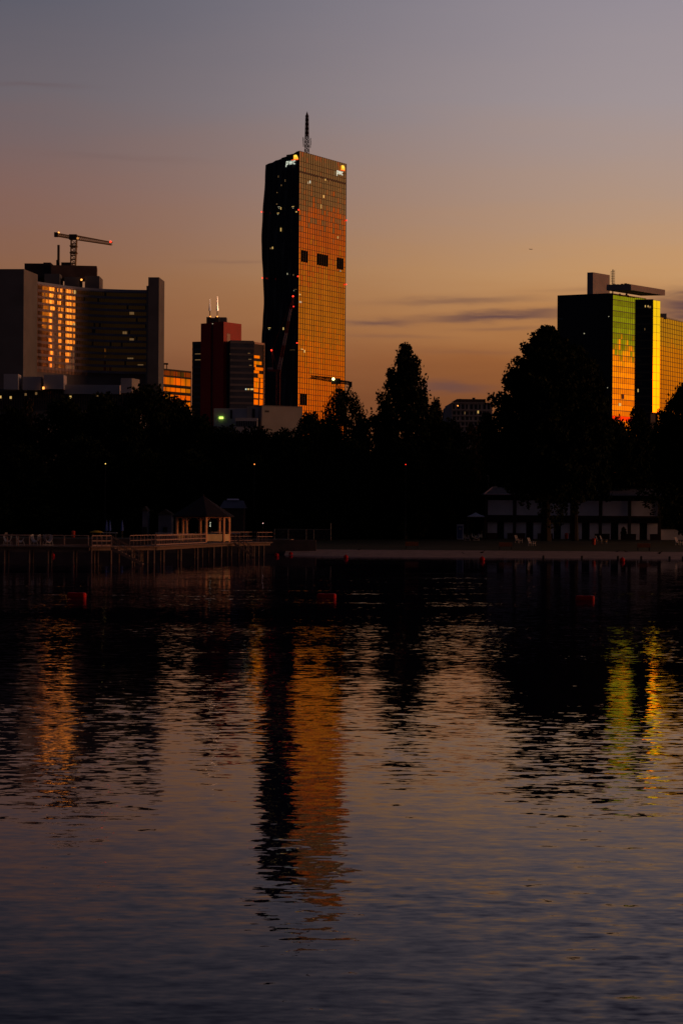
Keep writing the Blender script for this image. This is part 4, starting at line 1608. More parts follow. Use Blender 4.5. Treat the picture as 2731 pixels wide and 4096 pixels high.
def hang(tree, specs, Y):
    cs = []
    for (px, y0, y1, w) in specs:
        m = 130
        tt = rng.uniform(0, 1, m)
        pxx = px + rng.normal(0, 1, m) * w * (1 - .6 * tt)
        pyy = y0 + (y1 - y0) * tt
        Yd = Y + rng.normal(0, 1.2, m)
        cs += [W(a_, c_, d_)[:] for a_, c_, d_ in zip(pxx, pyy, Yd)]
    cen = np.array(cs)
    me = leaf_mesh('hanging_twigs', cen, rng.uniform(.12, .28, len(cen)), GR, rng)
    ob = bpy.data.objects.new('hanging_twigs', me)
    COL.objects.link(ob)
    ob.parent = tree
    bpy.context.view_layer.update()
    ob.matrix_parent_inverse = tree.matrix_world.inverted()


hang(big, [(2085, 1960, 2022, 9), (2112, 1960, 2038, 8), (2150, 1960, 2010, 12), (2160, 1960, 2070, 10), (2190, 1950, 2110, 16), (2215, 1950, 2120, 16), (2060, 1950, 1990, 14), (2240, 1950, 2100, 14), (2130, 1940, 2000, 20), (2030, 1930, 1960, 16)], 258)
hang(big2, [(2262, 1950, 2060, 9), (2290, 1950, 2050, 8), (2305, 1950, 2055, 7), (2325, 1950, 2012, 12), (2350, 1940, 1990, 14), (2275, 1940, 2010, 18), (2245, 1940, 2070, 14)], 262)
rt = [o_ for o_ in COL.objects if o_.get('label', '').startswith('wide dark tree in front of the orange')][0]
hang(rt, [(2580, 1950, 2030, 14), (2610, 1950, 2060, 14), (2640, 1930, 2080, 20), (2680, 1930, 2090, 24), (2720, 1930, 2095, 24), (2560, 1940, 1990, 12), (2600, 1930, 2010, 16)], 268)

# ================================================================== BATHING CABINS
Yc_ = 285.0
cb = thing('bathing_cabins', (W(2280, 2150, Yc_).x, Yc_, G0), 'long two-storey white bathing cabin building with dark doors behind the lawn', 'building')


def zc(py, Y=Yc_):
    return CAM_Z - (py - HZ) / FOC * Y


def xc(px, Y=Yc_):
    return (px - CX) / FOC * Y


DY = lambda px: (px - CX) * ROLL      # the photo is rolled; rows drop to the right


b = MB()
x0, x1 = xc(1944), xc(2640)
b.box(x0, x1, Yc_ + 1.5, Yc_ + 8, G0 - .1, zc(2010 - 5))
b.build('inner_wall', M['timber_dark'], cb)
posts = [1943, 2057, 2172, 2286, 2400, 2516, 2636]
b = MB()
for a_, c_ in zip(posts, posts[1:]):
    b.box(xc(a_ + 7), xc(c_ - 7), Yc_, Yc_ + .15, zc(2056), zc(1996))
b.build('parapet_panel', M['white_wall'], cb)
doors = [(1988, 2016), (2104, 2133), (2215, 2243), (2327, 2358), (2443, 2473), (2558, 2588)]
b = MB()
for i, (a_, c_) in enumerate(zip(posts, posts[1:])):
    d0, d1 = doors[i]
    b.box(xc(a_ + 6), xc(d0), Yc_ + .4, Yc_ + .6, G0 - .05, zc(2084))
    b.box(xc(d1), xc(c_ - 6), Yc_ + .4, Yc_ + .6, G0 - .05, zc(2084))
b.build('ground_floor_wall', M['white_wall'], cb)
for d0, d1 in doors:
    b = MB()
    b.box(xc(d0) + .02, xc(d1) - .02, Yc_ + .5, Yc_ + .62, G0 - .02, zc(2086))
    b.box(xc(d0) + .02, xc(d1) - .02, Yc_ + .40, Yc_ + .5, zc(2087), zc(2083))
    b.build('door', M['door'], cb)
for px in posts:
    b = MB()
    b.box(xc(px - 5), xc(px + 5), Yc_ - .2, Yc_ + .16 - .2, G0 - .1, zc(1974))
    b.build('column', M['timber_dark'], cb)
b = MB()
b.box(x0 - .2, x1, Yc_ - .02, Yc_ + 1.5, zc(2084), zc(2060))
for i in range(95):
    x = x0 + (x1 - x0) * i / 94
    b.box(x - .02, x + .02, Yc_ - .07, Yc_ - .03, zc(2083), zc(2062))
b.build('gallery_floor', M['timber_dark'], cb)
b = MB()
zr, ze = zc(1943), zc(1974)
xa, xb = xc(1930), xc(2655)
xr = xc(1966, 290)
b.quad((xa, Yc_ - 1.4, ze), (xb, Yc_ - 1.4, ze), (xb, Yc_ + 4, zr), (xr, Yc_ + 4, zr))
b.quad((xa, Yc_ + 9.4, ze), (xr, Yc_ + 4, zr), (xb, Yc_ + 4, zr), (xb, Yc_ + 9.4, ze))
b.quad((xa, Yc_ - 1.4, ze), (xr, Yc_ + 4, zr), (xa, Yc_ + 9.4, ze))
b.quad((xa, Yc_ - 1.4, ze - .02), (xa, Yc_ + 9.4, ze - .02), (xb, Yc_ + 9.4, ze - .02), (xb, Yc_ - 1.4, ze - .02))
b.build('roof', M['tile'], cb)
b = MB()
b.tube((xa, Yc_ - 1.45, ze), (xr, Yc_ + 3.95, zr + .03), .09, .09, 5)
b.tube((xa, Yc_ - 1.45, ze), (xb, Yc_ - 1.45, ze), .09, .09, 5)
b.build('gutter', M['trim'], cb)
b = MB()
b.box(xc(2330), xc(2547), Yc_ - 1.62, Yc_ - 1.55, ze - .08, ze + .07)
b.box(xc(1979), xc(1995), Yc_ + 3.7, Yc_ + 3.85, zr - .05, zr + .16)
b.build('ridge_flashing', M['white_plastic'], cb)
b = MB()
b.tube((xc(1960), Yc_ + 4, zr - .5), (xc(1960), Yc_ + 4, zc(1896)), .05, .04, 5)
b.tube((xc(1960), Yc_ + 4, zc(1897)), (xc(1953), Yc_ + 4, zc(1896)), .09, .09, 5)
b.tube((xc(1988), Yc_ + 4, zr - .3), (xc(1988), Yc_ + 4, zc(1912)), .03, .03, 5)
for k in (1918, 1925):
    b.tube((xc(1978), Yc_ + 4, zc(k)), (xc(1990), Yc_ + 4, zc(k)), .02, .02, 4)
b.build('roof_aerial', M['steel'], cb)
lw = thing('annex_wall', (xc(2680), Yc_ + 1, G0), 'low white annex wall at the right end of the bathing cabins', 'wall')
b = MB()
b.box(xc(2645), xc(2760), Yc_ + .8, Yc_ + 1.1, G0 - .1, zc(2108))
b.build('wall', M['white_wall'], lw)
b = MB()
b.box(xc(2641), xc(2765), Yc_ + .7, Yc_ + 1.2, zc(2108), zc(2105))
b.build('coping', M['timber_dark'], lw)
# dark planter benches along the front
for i, (a_, c_, lab) in enumerate([(1945, 1985, 'dark red planter box before the first cabin panel'), (2026, 2096, 'long dark red planter box between first and second cabin door'),
                                   (2146, 2205, 'dark red planter box half hidden by the big tree trunk'), (2272, 2307, 'dark planter box beside the red waste bin at the cabins'),
                                   (2374, 2431, 'dark red planter box between fourth and fifth cabin door'), (2478, 2536, 'dark planter box with a small round shrub'),
                                   (2594, 2632, 'dark red planter box before the last cabin panel')]):
    o = thing('planter_box', (xc((a_ + c_) / 2), Yc_ - 1.2, G0 - .05), lab, 'planter', 'planter boxes along the cabin front')
    b = MB()
    hw = (xc(c_) - xc(a_)) / 2
    b.box(-hw, hw, -.3, .3, .05, .85)
    for s_ in (-1, 1):
        b.box(s_ * hw * .8 - .1, s_ * hw * .8 + .1, -.25, .25, -.05, .05)
    b.build('box', M['planter'], o, (0, 0, 0))
    b = MB()
    b.box(-hw - .04, hw + .04, -.34, .34, .85, .92)
    b.build('rim', M['timber_dark'], o, (0, 0, 0))
plant('bush', 2492, 2108, Yc_ - 1.3, 26, 'small round shrub growing in a dark planter box', 'shrub', name='shrub', foot=G0 + .75)
for (px, py, Y, lab) in ((2264, 2130, Yc_ - 1.5, 'red waste bin in front of the third cabin door'), (2373, 2172, 262, 'bright red waste bin standing alone on the lawn'), (294, 2114, 255, 'red waste bin behind the pier railing, between sign and parasols')):
    zg = .56 + (Y - 242) / 43 * 1.09 if px > 1000 else G0
    o = thing('waste_bin', (W(px, py, Y).x, Y, zg - .03), lab, 'waste bin', 'red waste bins')
    b = MB()
    b.lathe((0, 0, 0), [(0.02, .10), (.22, .10), (.26, .45), (.27, .78), (.0, .78)], 12)
    b.build('body', M['red_paint'], o, (0, 0, 0))
    b = MB()
    b.lathe((0, 0, 0), [(.29, .80), (.30, .86), (.2, .98), (0, 1.02)], 12)
    b.build('lid', M['red_paint'], o, (0, 0, 0))
    b = MB()
    b.tube((0, .2, -.05), (0, .2, .8), .035, .035, 6)
    b.build('post', M['steel_dark'], o, (0, 0, 0))


def lawn_z(Y):
    return G0 if Y >= 285 else .56 + (Y - 242) / 43 * 1.09


# ---- benches on the lawn edge
def bench(px, Y, lab, rz=0):
    o = thing('park_bench', (W(px, 2170, Y).x, Y, lawn_z(Y)), lab, 'bench', 'slatted benches along the beach', rz)
    for n_, q in (('backrest', (-.86, .86, -.28, -.20, .42, .92)), ('seat', (-.86, .86, -.16, .34, .40, .46))):
        b = MB()
        if n_ == 'backrest':
            for k in range(4):
                b.box(q[0], q[1], q[2] - .02 * k, q[3] - .02 * k, .44 + k * .13, .55 + k * .13)
        else:
            for k in range(4):
                b.box(q[0], q[1], -.18 + k * .13, -.07 + k * .13, .41, .46)
        b.build(n_, M['bench_wood'], o, (0, 0, 0))
    for s_ in (-1, 1):
        b = MB()
        b.box(s_ * .75 - .03, s_ * .75 + .03, -.26, -.20, 0, .45)
        b.box(s_ * .75 - .03, s_ * .75 + .03, .24, .30, 0, .40)
        b.box(s_ * .75 - .03, s_ * .75 + .03, -.20, .24, .36, .40)
        b.build('leg', M['steel_dark'], o, (0, 0, 0))


bench(1646, 245, 'dark slatted bench at the beach edge, left of the cabins')
bench(2020, 245, 'orange brown slatted bench in front of the first two cabin doors')
bench(2572, 245, 'orange brown slatted bench in front of the last cabin door')


# ---- sling chairs, upright beach chairs, etc.
def sling_meshes():
    prof = [(-.36, .95), (-.34, .70), (-.28, .50), (-.18, .36), (0, .30), (.18, .36), (.28, .50), (.34, .70), (.36, .95)]
    b = MB()
    for (a_, za), (c_, zc_) in zip(prof, prof[1:]):
        t_ = .05
        b.hexa([(a_, -.35, za - t_), (c_, -.35, zc_ - t_), (c_, .40, zc_ - t_ + .1), (a_, .40, za - t_ + .1), (a_, -.35, za + t_), (c_, -.35, zc_ + t_), (c_, .40, zc_ + t_ + .1), (a_, .40, za + t_ + .1)])
    fs = []
    for y_ in (-.38, .42):
        f = MB()
        fs.append(f)
        f.tube((-.38, y_, 0), (-.30, y_, .40), .03, .03, 5)
        f.tube((.38, y_, 0), (.30, y_, .40), .03, .03, 5)
        f.tube((-.38, y_, 0.05), (.38, y_, 0.05), .025, .025, 5)
    return b, fs


sb, sf = sling_meshes()
proto = None
for (px, py, Y, zg, lab, rz) in ((32, 2188, 183, None, 'leftmost white sling chair on the pier, under the sun-tinted sign board', 0), (83, 2188, 183, None, 'second white sling chair on the pier from the left', .15),
                                 (143, 2188, 183, None, 'white sling chair on the pier just left of the twin sign', -.2), (193, 2188, 183, None, 'white sling chair on the pier right under the twin sign', .5),
                                 (1868, 2150, 276, 'l', 'left one of two white sling chairs beside the blue toilet cabin', 0), (1904, 2150, 276, 'l', 'right one of two white sling chairs below the pale tent', .1)):
    z_g = (CAM_Z - (2191 - HZ) / FOC * 183 + .02) if zg is None else lawn_z(Y)
    if proto is None:
        proto = thing('sling_chair', (0, 0, 0), lab, 'chair', 'white sling chairs')
        sb.build('sling', M['white_plastic'], proto, (0, 0, 0))
        for f_ in sf:
            f_.build('side_frame', M['white_plastic'], proto, (0, 0, 0))
        o = proto
    else:
        o = copy_tree(proto)
    o.location = (W(px, py, Y).x, Y, z_g)
    o.rotation_euler = (0, 0, rz)
    o['label'] = lab
proto = None
for (px, Y, rz, lab) in ((2072, 268, .9, 'white slatted beach chair on the lawn before the second cabin panel'), (2124, 258, 1.0, 'white slatted beach chair nearest the water below the big tree'),
                         (2712, 264, .9, 'white slatted beach chair at the right picture edge'), (2394, 268, 1.2, 'left one of two white chairs with yellow seats beside the red bin'),
                         (2412, 268, 1.2, 'right one of two white chairs with yellow seats beside the red bin')):
    yel = 'yellow' in lab
    if proto is None or yel:
        o = thing('beach_chair', (0, 0, 0), lab, 'chair', 'white beach chairs on the lawn')
        b = MB()
        for k in range(5):
            x = -.30 + k * .15
            b.hexa([(x - .045, .18, .32), (x + .045, .18, .32), (x + .045, .22, .32), (x - .045, .22, .32), (x - .045, .48, 1.12), (x + .045, .48, 1.12), (x + .045, .52, 1.12), (x - .045, .52, 1.12)])
        b.box(-.36, .36, .34, .38, .6, .68)
        b.build('backrest', M['white_plastic'], o, (0, 0, 0))
        b = MB()
        for k in range(4):
            b.box(-.34, .34, -.45 + k * .16, -.32 + k * .16, .34, .38)
        b.build('seat', M['yellow'] if yel else M['white_plastic'], o, (0, 0, 0))
        for s_ in (-1, 1):
            b = MB()
            b.box(s_ * .36 - .03, s_ * .36 + .03, -.45, -.38, 0, .58)
            b.box(s_ * .36 - .03, s_ * .36 + .03, .22, .29, 0, .58)
            b.box(s_ * .36 - .06, s_ * .36 + .06, -.5, .34, .58, .62)
            b.build('armrest', M['white_plastic'], o, (0, 0, 0))
        if not yel:
            proto = o
    else:
        o = copy_tree(proto)
    o.location = (W(px, 2160, Y).x, Y, lawn_z(Y))
    o.rotation_euler = (0, 0, rz)
    o['label'] = lab
# pale party tent
tn = thing('party_tent', (W(1901, 2150, 281).x, 281, lawn_z(281)), 'small pale peaked tent beside the left end of the cabins', 'tent')
b = MB()
zt, ze_ = zc(2046, 281) - lawn_z(281), zc(2061, 281) - lawn_z(281)
hw = 1.28
cn_ = [(-hw, -hw), (hw, -hw), (hw, hw), (-hw, hw)]
for (a_, c_) in zip(cn_, cn_[1:] + cn_[:1]):
    b.quad((*a_, ze_), (*c_, ze_), (c_[0] * .5, c_[1] * .5, ze_ + (zt - ze_) * .42), (a_[0] * .5, a_[1] * .5, ze_ + (zt - ze_) * .42))
    b.quad((a_[0] * .5, a_[1] * .5, ze_ + (zt - ze_) * .42), (c_[0] * .5, c_[1] * .5, ze_ + (zt - ze_) * .42), (0, 0, zt))
    b.quad((*a_, ze_ - .12), (*c_, ze_ - .12), (*c_, ze_), (*a_, ze_))
b.build('canopy', M['fabric_pale'], tn, (0, 0, 0))
for a_ in cn_:
    b = MB()
    b.tube((a_[0], a_[1], -.05), (a_[0], a_[1], ze_), .04, .04, 6)
    b.build('leg', M['steel_dark'], tn, (0, 0, 0))
to = thing('toilet_cabin', (W(1840, 2150, 281).x, 281, lawn_z(281)), 'narrow blue toilet cabin left of the pale tent', 'toilet cabin')
b = MB()
b.box(-.55, .45, -.5, .5, 0, 2.15)
b.box(-.6, .5, -.55, .55, 2.15, 2.25)
b.build('body', M['fabric_pale'], to, (0, 0, 0))
b = MB()
b.box(-.45, .28, -.54, -.50, .1, 2.0)
dr = b.build('door', M['toilet'], to, (0, 0, 0))
b = MB()
b.box(-.25, .1, -.56, -.541, 1.45, 1.7)
b.build('door_panel', M['white_plastic'], dr, (0, 0, 0))

# ================================================================== BEACH BIRDS, POSTS, BUOYS
rb = random.Random(9)
for i, (px, py, s_, lab) in enumerate([(1843, 2221, 1, 'dark bird at the water edge, left of a second one close by'), (1857, 2224, -1, 'dark bird at the water edge right beside another bird'),
                                       (1927, 2217, 1, 'dark bird on the sand right above the small red buoy'), (1976, 2221, 1, 'dark bird at the water edge below the first bench'),
                                       (2042, 2221, -1, 'dark bird with raised head below the right end of the first bench'), (2466, 2211, 1, 'dark bird on the sand, left of a pair above a small red buoy'),
                                       (2502, 2207, -1, 'dark bird high on the sand left of the right bench'), (2636, 2219, 1, 'dark bird on the sand right of the right bench'),
                                       (1435, 2203, 1, 'dark bird on the narrow left end of the beach')]):
    # find where this row meets the sand
    Y = 232.0
    for _ in range(20):
        zz0 = .30 * max(0, min(1, (Y - shore(W(px, py, Y).x)) / 8.0))
        Y = (CAM_Z - zz0) / max(1e-4, -ray(px, py)[1])
        Y = min(Y, 241)
    o = thing('bird', (W(px, py, Y).x, Y, max(0, zz0)), lab, 'bird', 'dark birds on the beach')
    b = MB()
    sg = s_
    prof = [(-.30, .20, .01), (-.20, .21, .05), (-.08, .22, .10), (.04, .23, .11), (.14, .27, .08), (.19, .34, .045), (.22, .40, .05), (.27, .42, .045), (.31, .41, .015), (.37, .40, .004)]
    base = len(b.v)
    for (x, z, r_) in prof:
        for k in range(8):
            a_ = 2 * math.pi * k / 8
            b.v.append((sg * x, math.cos(a_) * r_, z + math.sin(a_) * r_))
    for j in range(len(prof) - 1):
        for k in range(8):
            l_ = (k + 1) % 8
            b.f.append((base + j * 8 + k, base + j * 8 + l_, base + (j + 1) * 8 + l_, base + (j + 1) * 8 + k))
            b.mi.append(0)
    for dx in (-.02, .05):
        b.tube((sg * dx, .03, -.02), (sg * dx, .03, .16), .012, .012, 4)
    b.build('body', M['bird'], o, (0, 0, 0), True)
for i, (px, lab) in enumerate([(2326, 'dark stub post at the water edge below the fourth cabin door'), (2563, 'dark stub post at the water edge below the right bench'), (2676, 'dark stub post at the water edge right of the right bench'),
                               (2729, 'dark stub post at the right picture edge'), (2172, 'dark stub post at the water edge below the big tree'), (2470, 'dark stub post beside the right small red buoy')]):
    Y = shore(xc(px, 226)) + .3
    o = thing('mooring_post', (W(px, 2228, Y).x, Y, -.1), lab, 'post', 'stub posts at the water edge')
    b = MB()
    b.lathe((0, 0, 0), [(.14, -.2), (.13, .35), (.11, .42), (0, .44)], 8)
    b.build('stump', M['stone'], o, (0, 0, 0))


def float_buoy(px, py, w, lab):
    Y = CAM_Z / -ray(px, py)[1]
    hw = w / FOC * Y / 2
    o = thing('float_buoy', (W(px, py, Y).x, Y, 0), lab, 'buoy', 'big red float buoys in a row')
    b = MB()
    r = hw * .36
    base = len(b.v)
    prof = [(-hw, r * .55), (-hw * .97, r * .8), (-hw * .86, r), (-hw * .3, r), (-hw * .28, r * .96), (hw * .28, r * .96), (hw * .3, r), (hw * .62, r)]
    prof2 = [(hw * .62, r), (hw * .64, r * 1.03), (hw * .88, r * 1.0), (hw * .98, r * .78), (hw, r * .5)]
    for (pr, mi, nm) in ((prof, 0, 'barrel'), (prof2, 1, 'end_cap')):
        b = MB()
        for (x, q_) in pr:
            for k in range(16):
                a_ = 2 * math.pi * k / 16
                # squared-off drum section
                ca, sa = math.cos(a_), math.sin(a_)
                e_ = .55
                b.v.append((x, q_ * math.copysign(abs(ca) ** e_, ca), r * .42 + q_ * math.copysign(abs(sa) ** e_, sa)))
        for j in range(len(pr) - 1):
            for k in range(16):
                l_ = (k + 1) % 16
                b.f.append((j * 16 + k, j * 16 + l_, (j + 1) * 16 + l_, (j + 1) * 16 + k))
                b.mi.append(0)
        b.f.append(tuple(range(16)) if mi == 0 else tuple((len(pr) - 1) * 16 + k for k in range(16)))
        b.mi.append(0)
        b.build(nm, M['buoy'] if mi == 0 else M['buoy_bright'], o, (0, 0, 0), False)
    o.rotation_euler = (0, 0, -.25)


float_buoy(308, 2389, 76, 'big red float buoy on the water below the pier')
float_buoy(1306, 2393, 76, 'big red float buoy below the orange skyscraper reflection')
float_buoy(2338, 2401, 74, 'big red float buoy left of the yellow reflection')
for (px, py, r, lab) in ((1107, 2226, .20, 'left one of two small red ball buoys by the quay wall'), (1163, 2220, .20, 'right one of two small red ball buoys by the quay wall'),
                         (1383, 2233, .21, 'small dim red ball buoy off the left end of the beach'), (1927, 2243, .24, 'small red ball buoy below the left bench'), (2487, 2246, .24, 'small red ball buoy below the right bench'),
                         (213, 2226, .18, 'small red ball buoy seen under the pier')):
    Y = min(237.0, CAM_Z / -ray(px, py)[1])
    o = thing('ball_buoy', (W(px, py, Y).x, Y, 0), lab, 'buoy', 'small red ball buoys near the shore')
    b = MB()
    b.ball((0, 0, r * .7), r * 1.25, 12, 8, 1, 1, .95)
    b.build('ball', M['buoy_bright'], o, (0, 0, 0), True)
    b = MB()
    b.tube((0, 0, r * 1.75), (0, 0, r * 2.15), r * .25, r * .2, 8)
    b.build('eyelet', M['buoy'], o, (0, 0, 0))

# ================================================================== PIER AND PAVILION
pier = thing('pier', (W(600, 2250, 195).x, 195, 0), 'long timber pier on posts with railings and two water stairs at left', 'pier')
ZD = CAM_Z - (2191 - HZ) / FOC * 183
# deck outline: left part along Y=181, then slanting back to the pavilion
A0 = Vector((-48, 181.0))
A1 = Vector((xc(366, 181), 181.0))
A2 = Vector((xc(640, 186), 186.5))
A3 = Vector((xc(930, 217), 217.0))
A4 = Vector((xc(1092, 224), 224.0))


def off(a, c, d):
    v = (c - a).normalized()
    return Vector((-v.y, v.x)) * d


b = MB()
chain = [A0, A1, A2, A3, A4]
wid = 3.2
for a_, c_ in zip(chain, chain[1:]):
    o_ = off(a_, c_, wid)
    b.hexa([(a_.x, a_.y, ZD - .12), (c_.x, c_.y, ZD - .12), (c_.x + o_.x, c_.y + o_.y, ZD - .12), (a_.x + o_.x, a_.y + o_.y, ZD - .12),
            (a_.x, a_.y, ZD), (c_.x, c_.y, ZD), (c_.x + o_.x, c_.y + o_.y, ZD), (a_.x + o_.x, a_.y + o_.y, ZD)])
# platform under the pavilion
gc = Vector((xc(812, 220), 220.5))
b.prism([(gc.x + 4.0 * math.cos(a_ * math.pi / 4 + .39), gc.y + 4.0 * math.sin(a_ * math.pi / 4 + .39), ZD - .10) for a_ in range(8)], (0, 0, .104))
b.build('deck', M['timber'], pier)
b = MB()
for a_, c_ in zip(chain, chain[1:]):
    v = (c_ - a_).normalized()
    o_ = off(a_, c_, .35)
    b.hexa([(a_.x + o_.x, a_.y + o_.y, ZD - .42), (c_.x + o_.x, c_.y + o_.y, ZD - .42), (c_.x + o_.x * 1.6, c_.y + o_.y * 1.6, ZD - .42), (a_.x + o_.x * 1.6, a_.y + o_.y * 1.6, ZD - .42),
            (a_.x + o_.x, a_.y + o_.y, ZD - .125), (c_.x + o_.x, c_.y + o_.y, ZD - .125), (c_.x + o_.x * 1.6, c_.y + o_.y * 1.6, ZD - .125), (a_.x + o_.x * 1.6, a_.y + o_.y * 1.6, ZD - .125)])
b.build('beam', M['timber'], pier)


def on_chain(px):
    k = ray(px, 2220)[0]
    for a_, c_ in zip(chain, chain[1:]):
        d_ = c_ - a_
        den = d_.x - k * d_.y
        s_ = (k * a_.y - a_.x) / den
        if -1e-6 <= s_ <= 1.000001:
            return a_ + d_ * s_, d_.normalized()
    return A4, (A4 - A3).normalized()


for px in (-60, 14, 114, 189, 290, 363, 456, 540, 602, 628, 674, 742, 808, 872, 902, 925, 1000, 1030, 1048, 1068):
    q, d_ = on_chain(px)
    for row in (0, 1):
        o_ = Vector((-d_.y, d_.x)) * (.5 + row * 2.2)
        b = MB()
        b.tube((q.x + o_.x, q.y + o_.y, -1.2), (q.x + o_.x, q.y + o_.y, ZD - .43), .13 if row == 0 else .11, .12, 7)
        b.build('post', M['timber'], pier)
# railings
b = MB()


def rail(p0, p1, hs, step, r=.05, pr=.05):
    p0, p1 = Vector((p0[0], p0[1])), Vector((p1[0], p1[1]))
    L_ = (p1 - p0).length
    n_ = max(1, round(L_ / step))
    for k in range(n_ + 1):
        q = p0.lerp(p1, k / n_)
        b.box(q.x - pr, q.x + pr, q.y - pr, q.y + pr, ZD, ZD + hs[0])
    for h in hs:
        q0, q1 = p0, p1
        d_ = (q1 - q0).normalized()
        nn = Vector((-d_.y, d_.x)) * .05
        b.hexa([(q0.x - nn.x, q0.y - nn.y, ZD + h - r), (q1.x - nn.x, q1.y - nn.y, ZD + h - r), (q1.x + nn.x, q1.y + nn.y, ZD + h - r), (q0.x + nn.x, q0.y + nn.y, ZD + h - r),
                (q0.x - nn.x, q0.y - nn.y, ZD + h + r), (q1.x - nn.x, q1.y - nn.y, ZD + h + r), (q1.x + nn.x, q1.y + nn.y, ZD + h + r), (q0.x + nn.x, q0.y + nn.y, ZD + h + r)])


e1 = off(A0, A1, .08)
q120 = (xc(119, 181), 181.08)
rail((-48, 181.08), q120, (1.02,), 1.05, .07)
rail((-48, 184.0), (xc(355, 184), 184.0), (1.0, .08), 2.4, .04)
rail((xc(369, 181), 181.08), (xc(446, 182.5), 182.6), (1.02, .52, .10), .62, .045)
rail(A2 + off(A2, A3, .08) + (A3 - A2) * -.04, A2.lerp(A3, .60) + off(A2, A3, .08), (1.04, .60, .14), .66, .05, .035)
rail(A1.lerp(A2, .88) + off(A1, A2, .08), A2 + off(A2, A3, .08), (1.04, .60, .14), .6, .05, .035)
rail(A2.lerp(A3, .0) + off(A2, A3, 3.1), A2.lerp(A3, .80) + off(A2, A3, 3.1), (1.0, .5), 1.3, .035, .035)
rail(A3 + off(A3, A4, 3.0), A4 + off(A3, A4, 3.0), (1.15, .65, .15), .85, .035, .03)
rail(A3.lerp(A4, .62) + off(A3, A4, .08), A4 + off(A3, A4, .08), (1.15, .65), .95, .035, .03)
rail(A4 + off(A3, A4, .08), A4 + off(A3, A4, 3.0), (1.15, .65), 1.0, .035, .03)
b.build('railing', mat('pale worn railing timber', (.30, .19, .16), .8, 0, .25, 3.0), pier)


def stairs(top, dirx, n_, run, rise, width, name='stair'):
    b = MB()
    t0 = Vector((top[0], top[1]))
    for k in range(n_):
        x0 = t0.x + dirx * run * k
        b.box(min(x0, x0 + dirx * run * 1.1), max(x0, x0 + dirx * run * 1.1), t0.y, t0.y + width, ZD - rise * (k + 1) - .05, ZD - rise * (k + 1) + .03)
    for y_ in (t0.y - .06, t0.y + width):
        xe = t0.x + dirx * run * n_
        b.prism([(t0.x, y_, ZD), (t0.x, y_, ZD - .3), (xe, y_, ZD - rise * n_ - .2), (xe, y_, ZD - rise * n_ + .1)], (0, .06, 0))
    s_ = b.build('stair', M['timber'], pier)
    b = MB()
    for y_ in (t0.y - .03, t0.y + width + .03):
        xe = t0.x + dirx * run * n_
        for h in (.95, .5):
            b.tube((t0.x, y_, ZD + h), (xe, y_, ZD - rise * n_ + h), .03, .03, 5)
        for k in range(0, n_ + 1, 2):
            xk = t0.x + dirx * run * k
            b.tube((xk, y_, ZD - rise * k), (xk, y_, ZD - rise * k + .95), .03, .03, 5)
    b.build('handrail', M['timber'], s_)


stairs((xc(455, 182), 180.2), 1, 9, .33, .18, 1.3)
stairs((xc(938, 216), 216.0), 1, 8, .26, .18, 1.2)

# pavilion (octagon) on the pier
pv = thing('pavilion', (gc.x, gc.y, ZD), 'open timber pavilion with dark pointed roof standing on the pier', 'pavilion')
RO = 3.05
zev = CAM_Z - (2062 - HZ) / FOC * 217 - ZD
zpk = CAM_Z - (1986 - HZ) / FOC * 220 - ZD
ang = [math.radians(22.5 + 45 * k - 12) for k in range(8)]
b = MB()
RE = 3.65
for k in range(8):
    a_, c_ = ang[k], ang[(k + 1) % 8]
    for (r0, z0, r1, z1) in ((RE, zev - .15, RE * .55, zev + (zpk - zev) * .40), (RE * .55, zev + (zpk - zev) * .40, .0, zpk)):
        P = [(r0 * math.cos(a_), r0 * math.sin(a_), z0), (r0 * math.cos(c_), r0 * math.sin(c_), z0), (r1 * math.cos(c_), r1 * math.sin(c_), z1), (r1 * math.cos(a_), r1 * math.sin(a_), z1)]
        b.quad(*(P if r1 > 0 else P[:3]))
    b.quad((RE * math.cos(a_), RE * math.sin(a_), zev - .15), (RE * math.cos(a_), RE * math.sin(a_), zev - .27), (RE * math.cos(c_), RE * math.sin(c_), zev - .27), (RE * math.cos(c_), RE * math.sin(c_), zev - .15))
b.lathe((0, 0, 0), [(.02, zpk - .1), (.10, zpk), (.06, zpk + .12), (0, zpk + .22)], 8)
b.build('roof', M['shingle'], pv, (0, 0, 0))
for k in range(8):
    x, y = RO * math.cos(ang[k]), RO * math.sin(ang[k])
    b = MB()
    b.tube((x, y, 0), (x, y, zev - .2), .17, .17, 4)
    b.build('post', M['timber_red'], pv, (0, 0, 0))
